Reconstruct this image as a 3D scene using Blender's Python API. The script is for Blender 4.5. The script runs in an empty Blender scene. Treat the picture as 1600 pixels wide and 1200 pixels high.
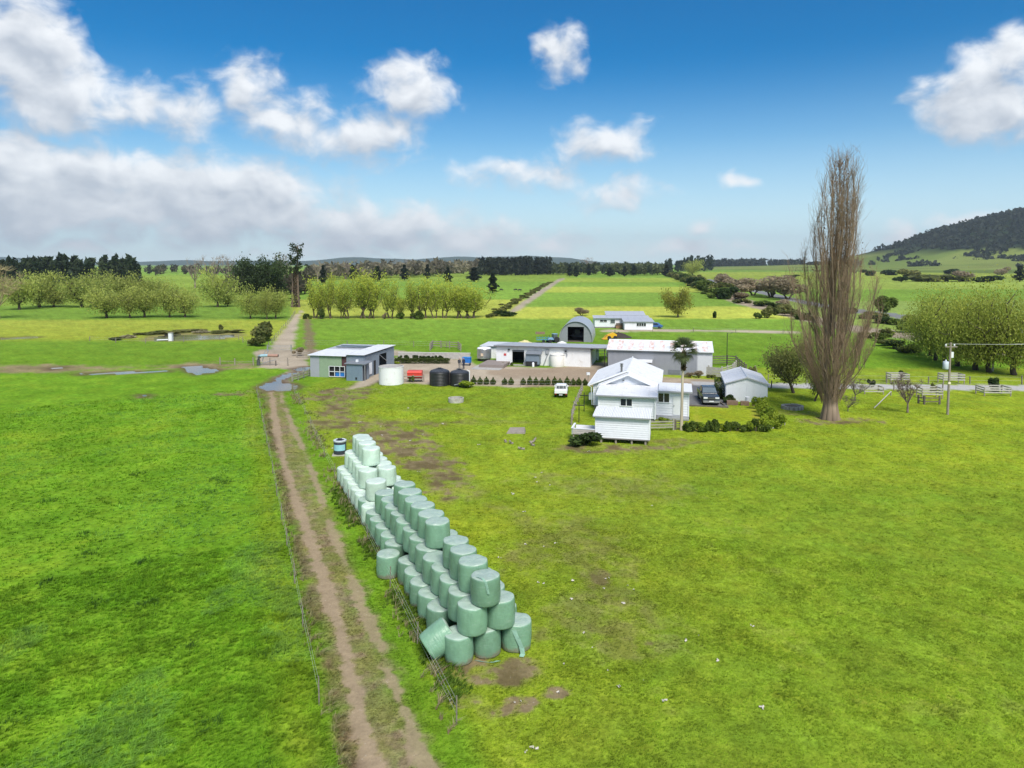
import bpy, math, random
import numpy as np
from mathutils import Vector, Matrix

# ------------------------------------------------------------------ camera
SC = bpy.context.scene
PITCH = math.radians(3.5); FPX = 1100.0; CX = 800.0; CY = 479.3; CAMZ = 16.0
cd = bpy.data.cameras.new('camera'); cam = bpy.data.objects.new('camera', cd)
SC.collection.objects.link(cam)
cam.location = (0, 0, CAMZ); cam.rotation_euler = (math.pi / 2 - PITCH, 0, 0)
cd.sensor_width = 36.0; cd.lens = 36.0 * FPX / 1600.0
cd.shift_y = -(600.0 - CY) / 1600.0
cd.clip_start = 0.5; cd.clip_end = 60000
SC.camera = cam
SC.view_settings.view_transform = 'Standard'; SC.view_settings.look = 'None'
SC.view_settings.gamma = 1.0; SC.view_settings.use_curve_mapping = False
SC.view_settings.exposure = 1.0
SC.cycles.use_denoising = True
SC.cycles.max_bounces = 6; SC.cycles.diffuse_bounces = 3; SC.cycles.transmission_bounces = 4
SC.cycles.transparent_max_bounces = 8; SC.cycles.caustics_reflective = False; SC.cycles.caustics_refractive = False

COSP, SINP = math.cos(PITCH), math.sin(PITCH)
def ray(u, v):
    x = (u - CX) / FPX; y = -(v - CY) / FPX
    return np.array([x, y * SINP + COSP, y * COSP - SINP])
def G(u, v, z=0.0):                      # pixel of a point that touches the level z
    d = ray(u, v); t = (z - CAMZ) / d[2]
    return (d[0] * t, d[1] * t)
def D(u, depth):                         # ground point under pixel column u at that depth
    return ((u - CX) / FPX * depth, depth * COSP + 0.0)
def mpp(v):                              # metres per pixel at a ground row
    d = ray(CX, v); return (-CAMZ / d[2]) / FPX

# ------------------------------------------------------------------ sun and sky
SUN_EL, SUN_AZ = 50.0, 163.0             # azimuth from +Y (camera forward) clockwise: behind, to the right
sd = bpy.data.lights.new('sun', 'SUN'); sd.energy = 2.5; sd.angle = math.radians(24.0); sd.color = (1.0, 0.955, 0.88)
sun = bpy.data.objects.new('sun', sd); SC.collection.objects.link(sun)
sun.rotation_euler = (math.radians(90 - SUN_EL), 0, math.radians(180 - SUN_AZ))
_s = Vector((math.sin(math.radians(SUN_AZ)) * math.cos(math.radians(SUN_EL)), math.cos(math.radians(SUN_AZ)) * math.cos(math.radians(SUN_EL)), math.sin(math.radians(SUN_EL))))
sun.rotation_euler = _s.to_track_quat('Z', 'Y').to_euler(); sun.location = (0, 0, 60)

class NT:
    def __init__(s, tree): s.t = tree; s.n = tree.nodes; s.l = tree.links
    def put(s, sock, val):
        if val is None: return
        if isinstance(val, bpy.types.NodeSocket): s.l.new(val, sock)
        else: sock.default_value = val
    def math(s, op, a, b=None, c=None, clamp=False):
        n = s.n.new('ShaderNodeMath'); n.operation = op; n.use_clamp = clamp
        for i, x in enumerate((a, b, c)): s.put(n.inputs[i], x)
        return n.outputs[0]
    def vmath(s, op, a, b=None):
        n = s.n.new('ShaderNodeVectorMath'); n.operation = op
        s.put(n.inputs[0], a); s.put(n.inputs[1], b)
        return n.outputs['Value'] if op in ('LENGTH', 'DOT_PRODUCT', 'DISTANCE') else n.outputs['Vector']
    def noise(s, vec, scale, detail=4, rough=0.55, dist=0.0, dim='3D'):
        n = s.n.new('ShaderNodeTexNoise'); n.noise_dimensions = dim
        s.put(n.inputs['Vector'], vec); s.put(n.inputs['Scale'], scale); s.put(n.inputs['Detail'], detail)
        s.put(n.inputs['Roughness'], rough); s.put(n.inputs['Distortion'], dist)
        return n.outputs[0]
    def smooth(s, x, a, b, lo=0.0, hi=1.0, interp='SMOOTHSTEP'):
        n = s.n.new('ShaderNodeMapRange'); n.interpolation_type = interp
        for k, v in (('Value', x), ('From Min', a), ('From Max', b), ('To Min', lo), ('To Max', hi)): s.put(n.inputs[k], v)
        return n.outputs['Result']
    def mix(s, f, a, b, blend='MIX'):
        n = s.n.new('ShaderNodeMix'); n.data_type = 'RGBA'; n.blend_type = blend; n.clamp_factor = True
        s.put(n.inputs[0], f); s.put(n.inputs[6], a); s.put(n.inputs[7], b)
        return n.outputs[2]
    def sep(s, v):
        n = s.n.new('ShaderNodeSeparateXYZ'); s.put(n.inputs[0], v); return n.outputs
    def comb(s, x, y, z):
        n = s.n.new('ShaderNodeCombineXYZ')
        for i, q in enumerate((x, y, z)): s.put(n.inputs[i], q)
        return n.outputs[0]

W = bpy.data.worlds.new('World'); SC.world = W; W.use_nodes = True
W.node_tree.nodes.clear()
W.cycles.sampling_method = 'MANUAL'; W.cycles.sample_map_resolution = 512
# clouds: centre and radii given as pixels of the photograph, kept as azimuth / elevation in degrees
CLOUDS = [(40,296,260,88),(330,312,240,76),(580,358,180,48),(735,375,120,36),
          (40,85,110,95),(90,150,110,66),(235,168,125,40),(385,138,58,46),(440,182,105,40),(520,212,80,34),(585,208,74,48),(640,142,70,50),
          (945,222,76,40),(820,268,105,26),(970,305,70,28),(880,88,38,40),
          (1535,150,115,70),(1590,85,60,44),(1400,372,40,18),(1505,352,60,16),(1070,392,95,18),(860,382,80,24),(1157,273,26,13),(1095,360,30,14),
          (100,394,190,16),(560,400,260,12)]
grp = bpy.data.node_groups.new('cloud_shape', 'ShaderNodeTree')
grp.interface.new_socket('P', in_out='INPUT', socket_type='NodeSocketVector')
grp.interface.new_socket('Shape', in_out='OUTPUT', socket_type='NodeSocketFloat')
g = NT(grp); gi = grp.nodes.new('NodeGroupInput'); go = grp.nodes.new('NodeGroupOutput')
best = None
for (u, v, ru, rv) in CLOUDS:
    d = ray(u, v); az = math.degrees(math.atan2(d[0], d[1])); el = math.degrees(math.atan2(d[2], math.hypot(d[0], d[1])))
    ca = math.cos(math.radians(az)); k = 57.3 / FPX
    ra, re = ru * k * ca * ca, rv * k * ca
    vm = g.n.new('ShaderNodeVectorMath'); vm.operation = 'MULTIPLY_ADD'
    g.l.new(gi.outputs[0], vm.inputs[0]); vm.inputs[1].default_value = (1 / ra, 1 / re, 0); vm.inputs[2].default_value = (-az / ra, -el / re, 0)
    L = g.vmath('LENGTH', vm.outputs[0])
    kk = min(2.6, max(.8, rv / 34.0)); L = g.math('MULTIPLY_ADD', L, kk, -kk)
    best = L if best is None else g.math('SMOOTH_MIN', best, L, 0.3)
g.l.new(g.math('MULTIPLY', best, -1.0), go.inputs[0])

w = NT(W.node_tree)
tc = w.n.new('ShaderNodeTexCoord'); dirv = w.vmath('NORMALIZE', tc.outputs['Generated'])
dx, dy, dz = w.sep(dirv)
az = w.math('MULTIPLY', w.math('ARCTAN2', dx, dy), 57.2958)
el = w.math('MULTIPLY', w.math('ARCSINE', dz), 57.2958)
pv = w.comb(az, el, 0.0)
def cg(vec):
    n = w.n.new('ShaderNodeGroup'); n.node_tree = grp; w.l.new(vec, n.inputs[0]); return n.outputs[0]
warp = w.n.new('ShaderNodeTexNoise'); warp.inputs['Scale'].default_value = 0.33; warp.inputs['Detail'].default_value = 2.0
w.l.new(pv, warp.inputs['Vector'])
pw = w.vmath('ADD', pv, w.vmath('MULTIPLY', w.vmath('SUBTRACT', warp.outputs['Color'], (0.5, 0.5, 0.5)), (4.6, 3.0, 0.0)))
OFF = (0.6, 1.6, 0.0)
# clouds go on outside the frame, coverage raised there to add ambient light
out_m = w.math('MAXIMUM', w.smooth(w.math('ABSOLUTE', az), 37.0, 48.0), w.smooth(el, 21.0, 30.0))
gen = w.math('MULTIPLY_ADD', w.noise(pv, 0.06, 2.0), 3.2, -1.50)
gen = w.math('ADD', gen, w.math('MULTIPLY_ADD', out_m, 3.0, -3.0))
ps = w.vmath('MULTIPLY', pv, (1.0, 1.35, 1.0))
n0 = w.noise(ps, 0.36, 6.0, 0.60, 0.35); n1 = w.noise(w.vmath('ADD', ps, OFF), 0.36, 2.0, 0.5, 0.35)
s0 = w.math('MAXIMUM', cg(pw), gen); s1 = w.math('MAXIMUM', cg(w.vmath('ADD', pw, OFF)), gen)
d0 = w.math('MULTIPLY_ADD', w.math('SUBTRACT', n0, 0.5), 2.3, s0)
alpha = w.math('MULTIPLY', w.smooth(d0, -0.32, 0.95), w.smooth(el, -0.5, 1.5))
lit = w.math('MULTIPLY_ADD', w.math('SUBTRACT', n0, n1), 1.5, 0.45)
lit = w.math('MULTIPLY_ADD', w.math('SUBTRACT', w.math('MINIMUM', s0, 0.9), w.math('MINIMUM', s1, 0.9)), 0.42, lit)
lit = w.math('SUBTRACT', lit, w.smooth(s1, 0.2, 1.2, 0.0, 0.20), clamp=True)
ccol = w.mix(lit, (3.25, 3.55, 4.0, 1), (5.8, 5.95, 6.1, 1))
sky = w.n.new('ShaderNodeTexSky'); sky.sky_type = 'NISHITA'; sky.sun_disc = False
sky.sun_elevation = math.radians(SUN_EL); sky.sun_rotation = math.radians(SUN_AZ); sky.altitude = 50
sky.air_density = 1.0; sky.dust_density = 0.0; sky.ozone_density = 3.0
hs = w.n.new('ShaderNodeHueSaturation'); hs.inputs['Saturation'].default_value = 1.75; hs.inputs['Value'].default_value = 0.63
w.l.new(sky.outputs[0], hs.inputs['Color'])
gm = w.n.new('ShaderNodeGamma'); gm.inputs['Gamma'].default_value = 1.0
w.l.new(hs.outputs[0], gm.inputs['Color'])
skyc = w.mix(w.smooth(el, -4.0, 16.5, 0.95, 0.0, 'SMOOTHSTEP'), gm.outputs[0], (4.3, 5.75, 6.6, 1))
col = w.mix(w.math('MULTIPLY', alpha, 0.95), skyc, ccol)
bg = w.n.new('ShaderNodeBackground'); w.l.new(col, bg.inputs['Color']); bg.inputs['Strength'].default_value = 0.088
wo = w.n.new('ShaderNodeOutputWorld'); w.l.new(bg.outputs[0], wo.inputs['Surface'])

# ------------------------------------------------------------------ helpers
COL = SC.collection
rnd = random.Random(7); rng = np.random.default_rng(11)
def tag(o, label=None, cat=None, group=None, kind=None):
    if label: o['label'] = label
    if cat: o['category'] = cat
    if group: o['group'] = group
    if kind: o['kind'] = kind
    return o
def thing(name, label, cat, loc=(0, 0, 0), rot=0.0, group=None):
    o = bpy.data.objects.new(name, None); COL.objects.link(o)
    o.empty_display_size = 0.2
    o.location = (loc[0], loc[1], loc[2] if len(loc) > 2 else 0.0); o.rotation_euler = (0, 0, rot)
    return tag(o, label, cat, group)
def link(name, me, parent=None, loc=None, rot=None, scale=None):
    o = bpy.data.objects.new(name, me); COL.objects.link(o)
    if parent: o.parent = parent
    if loc is not None: o.location = loc
    if rot is not None: o.rotation_euler = rot
    if scale is not None: o.scale = scale
    return o
def copy_tree(o, parent=None):
    c = o.copy(); COL.objects.link(c); c.parent = parent
    for ch in o.children: copy_tree(ch, c)
    return c
def mesh_np(name, V, Q=None, T=None, mat=None, col=None, smooth=False, extra=None):
    me = bpy.data.meshes.new(name); V = np.asarray(V, np.float32)
    me.vertices.add(len(V)); me.vertices.foreach_set('co', V.ravel())
    parts, tot = [], []
    if Q is not None and len(Q): parts.append(np.asarray(Q, np.int32).ravel()); tot.append(np.full(len(Q), 4, np.int32))
    if T is not None and len(T): parts.append(np.asarray(T, np.int32).ravel()); tot.append(np.full(len(T), 3, np.int32))
    li = np.concatenate(parts); tot = np.concatenate(tot)
    st = np.concatenate([[0], np.cumsum(tot)[:-1]]).astype(np.int32)
    me.loops.add(len(li)); me.loops.foreach_set('vertex_index', li)
    me.polygons.add(len(tot)); me.polygons.foreach_set('loop_start', st)
    if smooth: me.polygons.foreach_set('use_smooth', np.ones(len(tot), bool))
    me.update(calc_edges=True)
    if col is not None:
        a = me.color_attributes.new('gcol', 'FLOAT_COLOR', 'POINT'); c = np.ones((len(V), 4), np.float32); c[:, :col.shape[1]] = col
        a.data.foreach_set('color', c.ravel())
    for k, arr in (extra or {}).items():
        a = me.attributes.new(k, 'FLOAT', 'POINT'); a.data.foreach_set('value', np.asarray(arr, np.float32))
    if mat: me.materials.append(mat)
    return me

class MB:
    def __init__(s): s.v = []; s.f = []
    def quad(s, *p):
        n = len(s.v); s.v += [tuple(q) for q in p]; s.f.append(tuple(range(n, n + len(p)))); return s
    def box(s, x0, x1, y0, y1, z0, z1):
        n = len(s.v)
        s.v += [(x0, y0, z0), (x1, y0, z0), (x1, y1, z0), (x0, y1, z0), (x0, y0, z1), (x1, y0, z1), (x1, y1, z1), (x0, y1, z1)]
        s.f += [tuple(n + i for i in q) for q in ((0, 3, 2, 1), (4, 5, 6, 7), (0, 1, 5, 4), (1, 2, 6, 5), (2, 3, 7, 6), (3, 0, 4, 7))]
        return s
    def hexa(s, p):                        # 8 points: bottom ring then top ring
        n = len(s.v); s.v += [tuple(q) for q in p]
        s.f += [tuple(n + i for i in q) for q in ((0, 3, 2, 1), (4, 5, 6, 7), (0, 1, 5, 4), (1, 2, 6, 5), (2, 3, 7, 6), (3, 0, 4, 7))]
        return s
    def slab(s, a, b, c, d, t):            # sloping sheet, corners a b c d on top, thickness t down
        lo = [(q[0], q[1], q[2] - t) for q in (a, b, c, d)]
        return s.hexa(lo + [a, b, c, d])
    def prism(s, poly, y0, y1):            # polygon in x,z pushed from y0 to y1
        n = len(s.v); k = len(poly)
        s.v += [(x, y0, z) for x, z in poly] + [(x, y1, z) for x, z in poly]
        s.f.append(tuple(range(n, n + k))); s.f.append(tuple(range(n + 2 * k - 1, n + k - 1, -1)))
        for i in range(k): j = (i + 1) % k; s.f.append((n + j, n + i, n + k + i, n + k + j))
        return s
    def prism_x(s, poly, x0, x1):          # polygon in y,z pushed along x
        n = len(s.v); k = len(poly)
        s.v += [(x0, y, z) for y, z in poly] + [(x1, y, z) for y, z in poly]
        s.f.append(tuple(range(n + k - 1, n - 1, -1))); s.f.append(tuple(range(n + k, n + 2 * k)))
        for i in range(k): j = (i + 1) % k; s.f.append((n + i, n + j, n + k + j, n + k + i))
        return s
    def tube(s, pts, r, n=6, cap=True):
        if not isinstance(r, (list, tuple)): r = [r] * len(pts)
        pts = [Vector(p) for p in pts]; base = len(s.v)
        for i, p in enumerate(pts):
            t = (pts[min(i + 1, len(pts) - 1)] - pts[max(i - 1, 0)]).normalized()
            a = Vector((0, 0, 1)) if abs(t.z) < .9 else Vector((1, 0, 0))
            e1 = t.cross(a).normalized(); e2 = t.cross(e1)
            for k in range(n):
                w = 2 * math.pi * k / n; s.v.append(tuple(p + (e1 * math.cos(w) + e2 * math.sin(w)) * r[i]))
        for i in range(len(pts) - 1):
            for k in range(n):
                a = base + i * n + k; b = base + i * n + (k + 1) % n; s.f.append((a, b, b + n, a + n))
        if cap:
            s.f.append(tuple(base + k for k in range(n))[::-1]); e = base + (len(pts) - 1) * n; s.f.append(tuple(e + k for k in range(n)))
        return s
    def lathe(s, prof, n=24, c=(0, 0), jit=None):
        base = len(s.v)
        for (r, z) in prof:
            for k in range(n):
                w = 2 * math.pi * k / n; q = r * (1 + (jit(w, z) if jit else 0)); s.v.append((c[0] + q * math.cos(w), c[1] + q * math.sin(w), z))
        for i in range(len(prof) - 1):
            for k in range(n):
                a = base + i * n + k; b = base + i * n + (k + 1) % n; s.f.append((a, b, b + n, a + n))
        if prof[0][0] > 1e-4: s.f.append(tuple(base + k for k in range(n))[::-1])
        e = base + (len(prof) - 1) * n
        if prof[-1][0] > 1e-4: s.f.append(tuple(e + k for k in range(n)))
        return s
    def mesh(s, name, mat, smooth=False, auto=None):
        me = bpy.data.meshes.new(name); me.from_pydata(s.v, [], s.f); me.update()
        if mat: me.materials.append(mat)
        if smooth:
            me.polygons.foreach_set('use_smooth', np.ones(len(me.polygons), bool))
            me.set_sharp_from_angle(angle=math.radians(auto or 40))
        return me
    def build(s, name, mat, parent=None, smooth=False, loc=None, rot=None, auto=None):
        return link(name, s.mesh(name, mat, smooth, auto), parent, loc, rot)

# ------------------------------------------------------------------ materials
MATS = {}
def mat(name, c, rough=0.6, var=0.12, scale=3.0, metal=0.0, bump=0.0, bscale=20.0, dirt=None, dirt_amt=0.0, dirt_scale=1.2, spec=0.5, ribs=None, stretch=(1, 1, 1)):
    if name in MATS: return MATS[name]
    m = bpy.data.materials.new(name); m.use_nodes = True; t = NT(m.node_tree); p = m.node_tree.nodes['Principled BSDF']
    oc = t.n.new('ShaderNodeTexCoord').outputs['Object']
    info = t.n.new('ShaderNodeObjectInfo'); pos = t.vmath('ADD', t.vmath('MULTIPLY', oc, stretch), t.vmath('MULTIPLY', info.outputs['Location'], (1.7, 1.3, 1.1)))
    n = t.noise(pos, scale, 5.0, 0.6)
    f = t.smooth(n, 0.25, 0.75, 1 - var, 1 + var, 'LINEAR')
    base = t.mix(1.0, (*c, 1), t.comb(f, f, f), 'MULTIPLY')
    if dirt:
        dn = t.smooth(t.noise(pos, dirt_scale, 6.0, 0.65), 0.62 - 0.25 * dirt_amt, 0.78 - 0.1 * dirt_amt)
        base = t.mix(t.math('MULTIPLY', dn, min(1, 0.35 + dirt_amt)), base, (*dirt, 1))
    t.put(p.inputs['Base Color'], base); p.inputs['Roughness'].default_value = rough; p.inputs['Metallic'].default_value = metal
    p.inputs['Specular IOR Level'].default_value = spec
    h = None
    if ribs:                               # fine corrugation: axis, ribs per metre
        x = t.sep(oc)[{'x': 0, 'y': 1, 'z': 2}[ribs[0]]]
        h = t.math('SINE', t.math('MULTIPLY', x, ribs[1] * 2 * math.pi))
        b = t.n.new('ShaderNodeBump'); b.inputs['Strength'].default_value = ribs[2]; b.inputs['Distance'].default_value = 0.02
        t.l.new(h, b.inputs['Height']); t.l.new(b.outputs[0], p.inputs['Normal'])
    elif bump:
        b = t.n.new('ShaderNodeBump'); b.inputs['Strength'].default_value = bump; b.inputs['Distance'].default_value = 0.03
        t.l.new(t.noise(pos, bscale, 5.0), b.inputs['Height']); t.l.new(b.outputs[0], p.inputs['Normal'])
    MATS[name] = m; return m
def mat_attr(name, rough=0.7, trans=0.0, noise_amt=0.25, nscale=3.0, spec=0.25):   # colour from the per-leaf attribute
    if name in MATS: return MATS[name]
    m = bpy.data.materials.new(name); m.use_nodes = True; t = NT(m.node_tree); p = m.node_tree.nodes['Principled BSDF']
    a = t.n.new('ShaderNodeAttribute'); a.attribute_name = 'gcol'
    info = t.n.new('ShaderNodeObjectInfo')
    f = t.smooth(info.outputs['Random'], 0, 1, 1 - noise_amt, 1 + noise_amt, 'LINEAR')
    base = t.mix(1.0, a.outputs['Color'], t.comb(f, f, t.math('MULTIPLY', f, 0.95)), 'MULTIPLY')
    t.put(p.inputs['Base Color'], base); p.inputs['Roughness'].default_value = rough; p.inputs['Specular IOR Level'].default_value = spec
    if trans:
        tr = t.n.new('ShaderNodeBsdfTranslucent'); t.l.new(base, tr.inputs['Color'])
        mx = t.n.new('ShaderNodeMixShader'); mx.inputs[0].default_value = trans
        t.l.new(p.outputs[0], mx.inputs[1]); t.l.new(tr.outputs[0], mx.inputs[2])
        t.l.new(mx.outputs[0], m.node_tree.nodes['Material Output'].inputs['Surface'])
    MATS[name] = m; return m
def glass(name, c=(0.02, 0.025, 0.03), rough=0.08):
    return mat(name, c, rough, 0.2, 2.0, spec=0.8)

WHITE = mat('white_paint', (0.75, 0.765, 0.80), 0.5, 0.05, 2.0, dirt=(0.55, 0.54, 0.5), dirt_amt=0.25)
ROOFW = mat('white_roof', (0.70, 0.71, 0.735), 0.45, 0.04, 1.5, dirt=(0.42, 0.42, 0.41), dirt_amt=0.35)
BOARD = mat('white_weatherboard', (0.73, 0.745, 0.79), 0.55, 0.06, 4.0, dirt=(0.5, 0.49, 0.45), dirt_amt=0.15)
TRIM = mat('grey_gutter', (0.30, 0.31, 0.33), 0.5)
TIMBER = mat('weathered_timber', (0.27, 0.235, 0.19), 0.85, 0.3, 6.0, bump=0.3, bscale=30, stretch=(1, 1, 4))
TIMBERD = mat('dark_timber', (0.13, 0.11, 0.09), 0.9, 0.3, 6.0)
TIMBERP = mat('pale_timber', (0.42, 0.40, 0.35), 0.85, 0.2, 6.0)
POSTM = mat('fence_post_timber', (0.20, 0.175, 0.14), 0.9, 0.3, 8.0)
WIRE = mat('fence_wire', (0.62, 0.63, 0.62), 0.6, 0.1)
GALV = mat('galvanised_steel', (0.42, 0.44, 0.46), 0.38, 0.12, 2.0, metal=0.7)
BLACK = mat('black_plastic', (0.018, 0.019, 0.022), 0.45, 0.2, 3.0)
DARK = mat('dark_interior', (0.02, 0.02, 0.021), 0.9)
CONC = mat('concrete', (0.40, 0.385, 0.36), 0.85, 0.2, 2.5, bump=0.2, dirt=(0.2, 0.18, 0.15), dirt_amt=0.4)
BLUEP = mat('blue_plastic', (0.02, 0.16, 0.50), 0.45, 0.1)
RUBBER = mat('tyre_rubber', (0.02, 0.02, 0.02), 0.8)
GLASS = glass('window_glass')
GLASSG = glass('window_glass_pale', (0.10, 0.12, 0.13), 0.1)
LEAF = mat_attr('leaves', 0.65, 0.48, 0.14)
TWIG = mat_attr('bark', 0.9, 0.0, 0.15)

# ------------------------------------------------------------------ value noise in numpy
_perm = np.random.default_rng(3).random((256, 256)).astype(np.float32)
def vnoise(x, y):
    xi = np.floor(x).astype(np.int64); yi = np.floor(y).astype(np.int64); fx = x - xi; fy = y - yi
    fx = fx * fx * (3 - 2 * fx); fy = fy * fy * (3 - 2 * fy)
    a = _perm[xi & 255, yi & 255]; b = _perm[(xi + 1) & 255, yi & 255]; c = _perm[xi & 255, (yi + 1) & 255]; d = _perm[(xi + 1) & 255, (yi + 1) & 255]
    return (a * (1 - fx) + b * fx) * (1 - fy) + (c * (1 - fx) + d * fx) * fy
def fbm(x, y, s, o=4, seed=0.0):
    r = 0; amp = 0.5; t = 0
    for k in range(o):
        r = r + amp * vnoise(x * s + 17.3 * k + seed, y * s + 9.1 * k + seed * 1.7); t += amp; amp *= 0.55; s *= 2.03
    return r / t
def sstep(x, a, b):
    t = np.clip((x - a) / (b - a), 0, 1); return t * t * (3 - 2 * t)
def inpoly(x, y, poly):
    r = np.zeros(x.shape, bool); n = len(poly)
    for i in range(n):
        x0, y0 = poly[i]; x1, y1 = poly[(i + 1) % n]
        if y0 == y1: continue
        c = ((y0 > y) != (y1 > y)) & (x < (x1 - x0) * (y - y0) / (y1 - y0) + x0); r ^= c
    return r
def dist_line(x, y, pts):
    best = np.full(x.shape, 1e9)
    for (x0, y0), (x1, y1) in zip(pts[:-1], pts[1:]):
        dx, dy = x1 - x0, y1 - y0; L = dx * dx + dy * dy + 1e-9
        t = np.clip(((x - x0) * dx + (y - y0) * dy) / L, 0, 1)
        best = np.minimum(best, np.hypot(x - x0 - t * dx, y - y0 - t * dy))
    return best
def polyd(x, y, poly):                     # signed distance, inside positive
    d = dist_line(x, y, list(poly) + [poly[0]]); return np.where(inpoly(x, y, poly), d, -d)
def GP(*pp): return [G(*p) for p in pp]

# ------------------------------------------------------------------ the ground, one sheet split by what it is
RUT_L = GP((582,1200),(563,1133),(540,1017),(527,975),(513,933),(497,880),(476,817),(458,769),(446,731),(435,693),(430,655),(424,615),(430,600))
RUT_R = GP((664,1200),(637,1127),(613,1067),(593,1013),(567,950),(540,883),(513,810),(494,755),(482,721),(458,667),(440,624),(440,604))
RUT_L = [(RUT_L[0][0] + 3.2, RUT_L[0][1] - 14)] + RUT_L; RUT_R = [(RUT_R[0][0] + 3.2, RUT_R[0][1] - 14)] + RUT_R
FENCE_L = GP((527,1200),(507,1140),(479,1010),(461,917),(448,852),(437,800),(430,760),(423,724),(419,702),(414,679),(411,662),(407,643),(401,614))
FENCE_R = GP((750,1200),(701,1107),(641,983),(597,890),(565,825),(530,760),(499,698),(480,655),(460,615))
def line_x(y, pts):                       # x of a roughly receding line at y
    p = sorted(pts, key=lambda q: q[1]); ys = np.array([q[1] for q in p]); xs = np.array([q[0] for q in p])
    r = np.interp(y, ys, xs)
    lo = y < ys[0]; k = (xs[1] - xs[0]) / (ys[1] - ys[0]); return np.where(lo, xs[0] + k * (y - ys[0]), r)
YARD = GP((600,566),(628,556),(735,563),(735,570),(775,572),(852,575),(905,571),(945,566),(960,575),(960,584),(1075,592),(1110,593),(1140,597),(1142,604),(1085,603),(1070,602),(1020,603),(925,603),(800,605),(735,602),(665,600),(630,598),(590,597),(575,603),(545,608),(572,590))
ROAD = GP((1080,596),(1142,597),(1205,599),(1300,600),(1450,601),(1620,602.5),(1800,604),(1800,613),(1620,611),(1450,609),(1300,607.5),(1205,606),(1142,605),(1085,604))
DRIVE = GP((1074,602),(1134,602),(1138,636),(1074,633))
RACE = GP((421,546),(455,546),(469,492),(474,484),(470,484),(460,493))
CROSS = GP((400,546),(470,546),(620,548),(735,557),(735,563),(640,556),(480,554),(480,582),(462,586),(440,612),(408,612),(425,590),(455,578),(405,574),(405,566),(398,553))
MUDL = GP((-300,572),(100,570),(200,572),(300,568),(405,567),(405,573),(330,580),(250,583),(120,583),(0,584),(-300,588))
LANE2 = GP((940,516),(1020,514),(1120,515.5),(1250,518),(1250,521),(1120,518.5),(1020,517.5),(940,519))
RACE2 = GP((790,490),(830,462),(872,436),(880,434.5),(884,435.5),(874,440),(838,466),(803,490))
CORR = GP((1040,424),(1085,436),(1150,463),(1250,489),(1330,507),(1420,520),(1500,536),(1600,549),(1760,570),(1760,588),(1600,560),(1500,546),(1420,531),(1330,519),(1250,500),(1145,473),(1075,441),(1030,425))
HIGH = GP((1110,436),(1180,452),(1260,470),(1330,482),(1400,490),(1440,495),(1560,508),(1760,528),(1760,540),(1560,518),(1440,502),(1400,497),(1330,488),(1255,475),(1170,455),(1100,437))
LAWN = GP((1083,636),(1138,637),(1186,637),(1196,672),(1083,673))
POND = GP((238,527),(262,521),(290,522),(330,523),(362,521),(368,524),(340,529),(300,531),(270,532),(240,533))
PADDLE = [GP((408,604),(425,596),(455,600),(468,604),(455,611),(415,612)), GP((425,592),(445,585),(462,582),(466,585),(450,592),(440,598),(428,598)), GP((455,576),(480,573),(490,578),(465,581)),
          GP((283,573),(310,572),(330,576),(345,578),(330,584),(305,586),(290,581)), GP((120,584),(190,581),(270,579),(268,581),(190,584),(125,586)), GP((70,575),(100,573),(106,575),(80,578)), GP((0,528),(40,526),(70,527),(40,529),(0,531)), GP((215,617),(232,616),(235,619),(220,621))]
MUD = [  # centre px, radii in metres, strength
    (545,612,4.5,2.2,1.0),(520,622,3.5,1.8,.8),(520,655,2.0,3.5,.55),(555,655,2.6,3.0,.45),(600,680,3.6,3.2,.9),(640,700,3.2,3.0,1.0),(675,722,2.6,2.2,1.0),(690,742,2.2,2.0,.75),(702,768,1.5,1.0,1.0),(720,762,1.2,.8,.7),
    (575,665,3,2,.6),(650,662,4,1.6,.5),(770,1052,1.6,.95,1.0),(810,1040,1.0,.6,.7),(873,1082,.5,.38,1.0),(765,1112,.55,.35,.9),(812,1100,.55,.42,.8),(800,1062,.8,.6,.6),(730,1095,.7,.5,.55),
    (690,640,4,1.2,.35),(760,660,5,1.0,.25),(960,700,6,.9,.7),(905,700,3,1.2,.5),(1060,690,3,1.0,.4),(1310,658,4,1.3,.8),(1235,645,3.2,1.2,.4),(225,622,1.6,.8,1.0),(360,616,2.2,1.0,1.0),(390,613,1.5,.6,.7),
    (960,760,7,3.5,.25),(900,850,4,5,.28),(950,950,3,3,.30),(1000,1000,3,2,.28),(935,905,.8,1.6,.5),(1010,1005,.5,.3,.6),(360,565,10,1.2,.35),(940,604,5,1,.5)]
_mud = [(*G(a, b), ru, rv, s) for a, b, ru, rv, s in MUD]
MUDPATH = [(GP((590,596),(560,606),(530,622),(515,645),(545,668),(600,683),(650,705),(690,742),(715,770)), 2.6, .75), (GP((525,640),(530,665),(560,690),(620,706),(680,735)), 1.4, .6), (GP((560,655),(620,658),(690,662),(740,655)), .8, .45), (GP((700,640),(760,652),(800,650)), .6, .3), (GP((880,880),(930,930),(960,1000)), .7, .35), (GP((760,790),(850,830),(930,900),(1000,960)), 1.0, .25), (GP((900,705),(980,704),(1060,695)), 1.2, .6)]
_yb = lambda v: G(800, v)[1]
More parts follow.
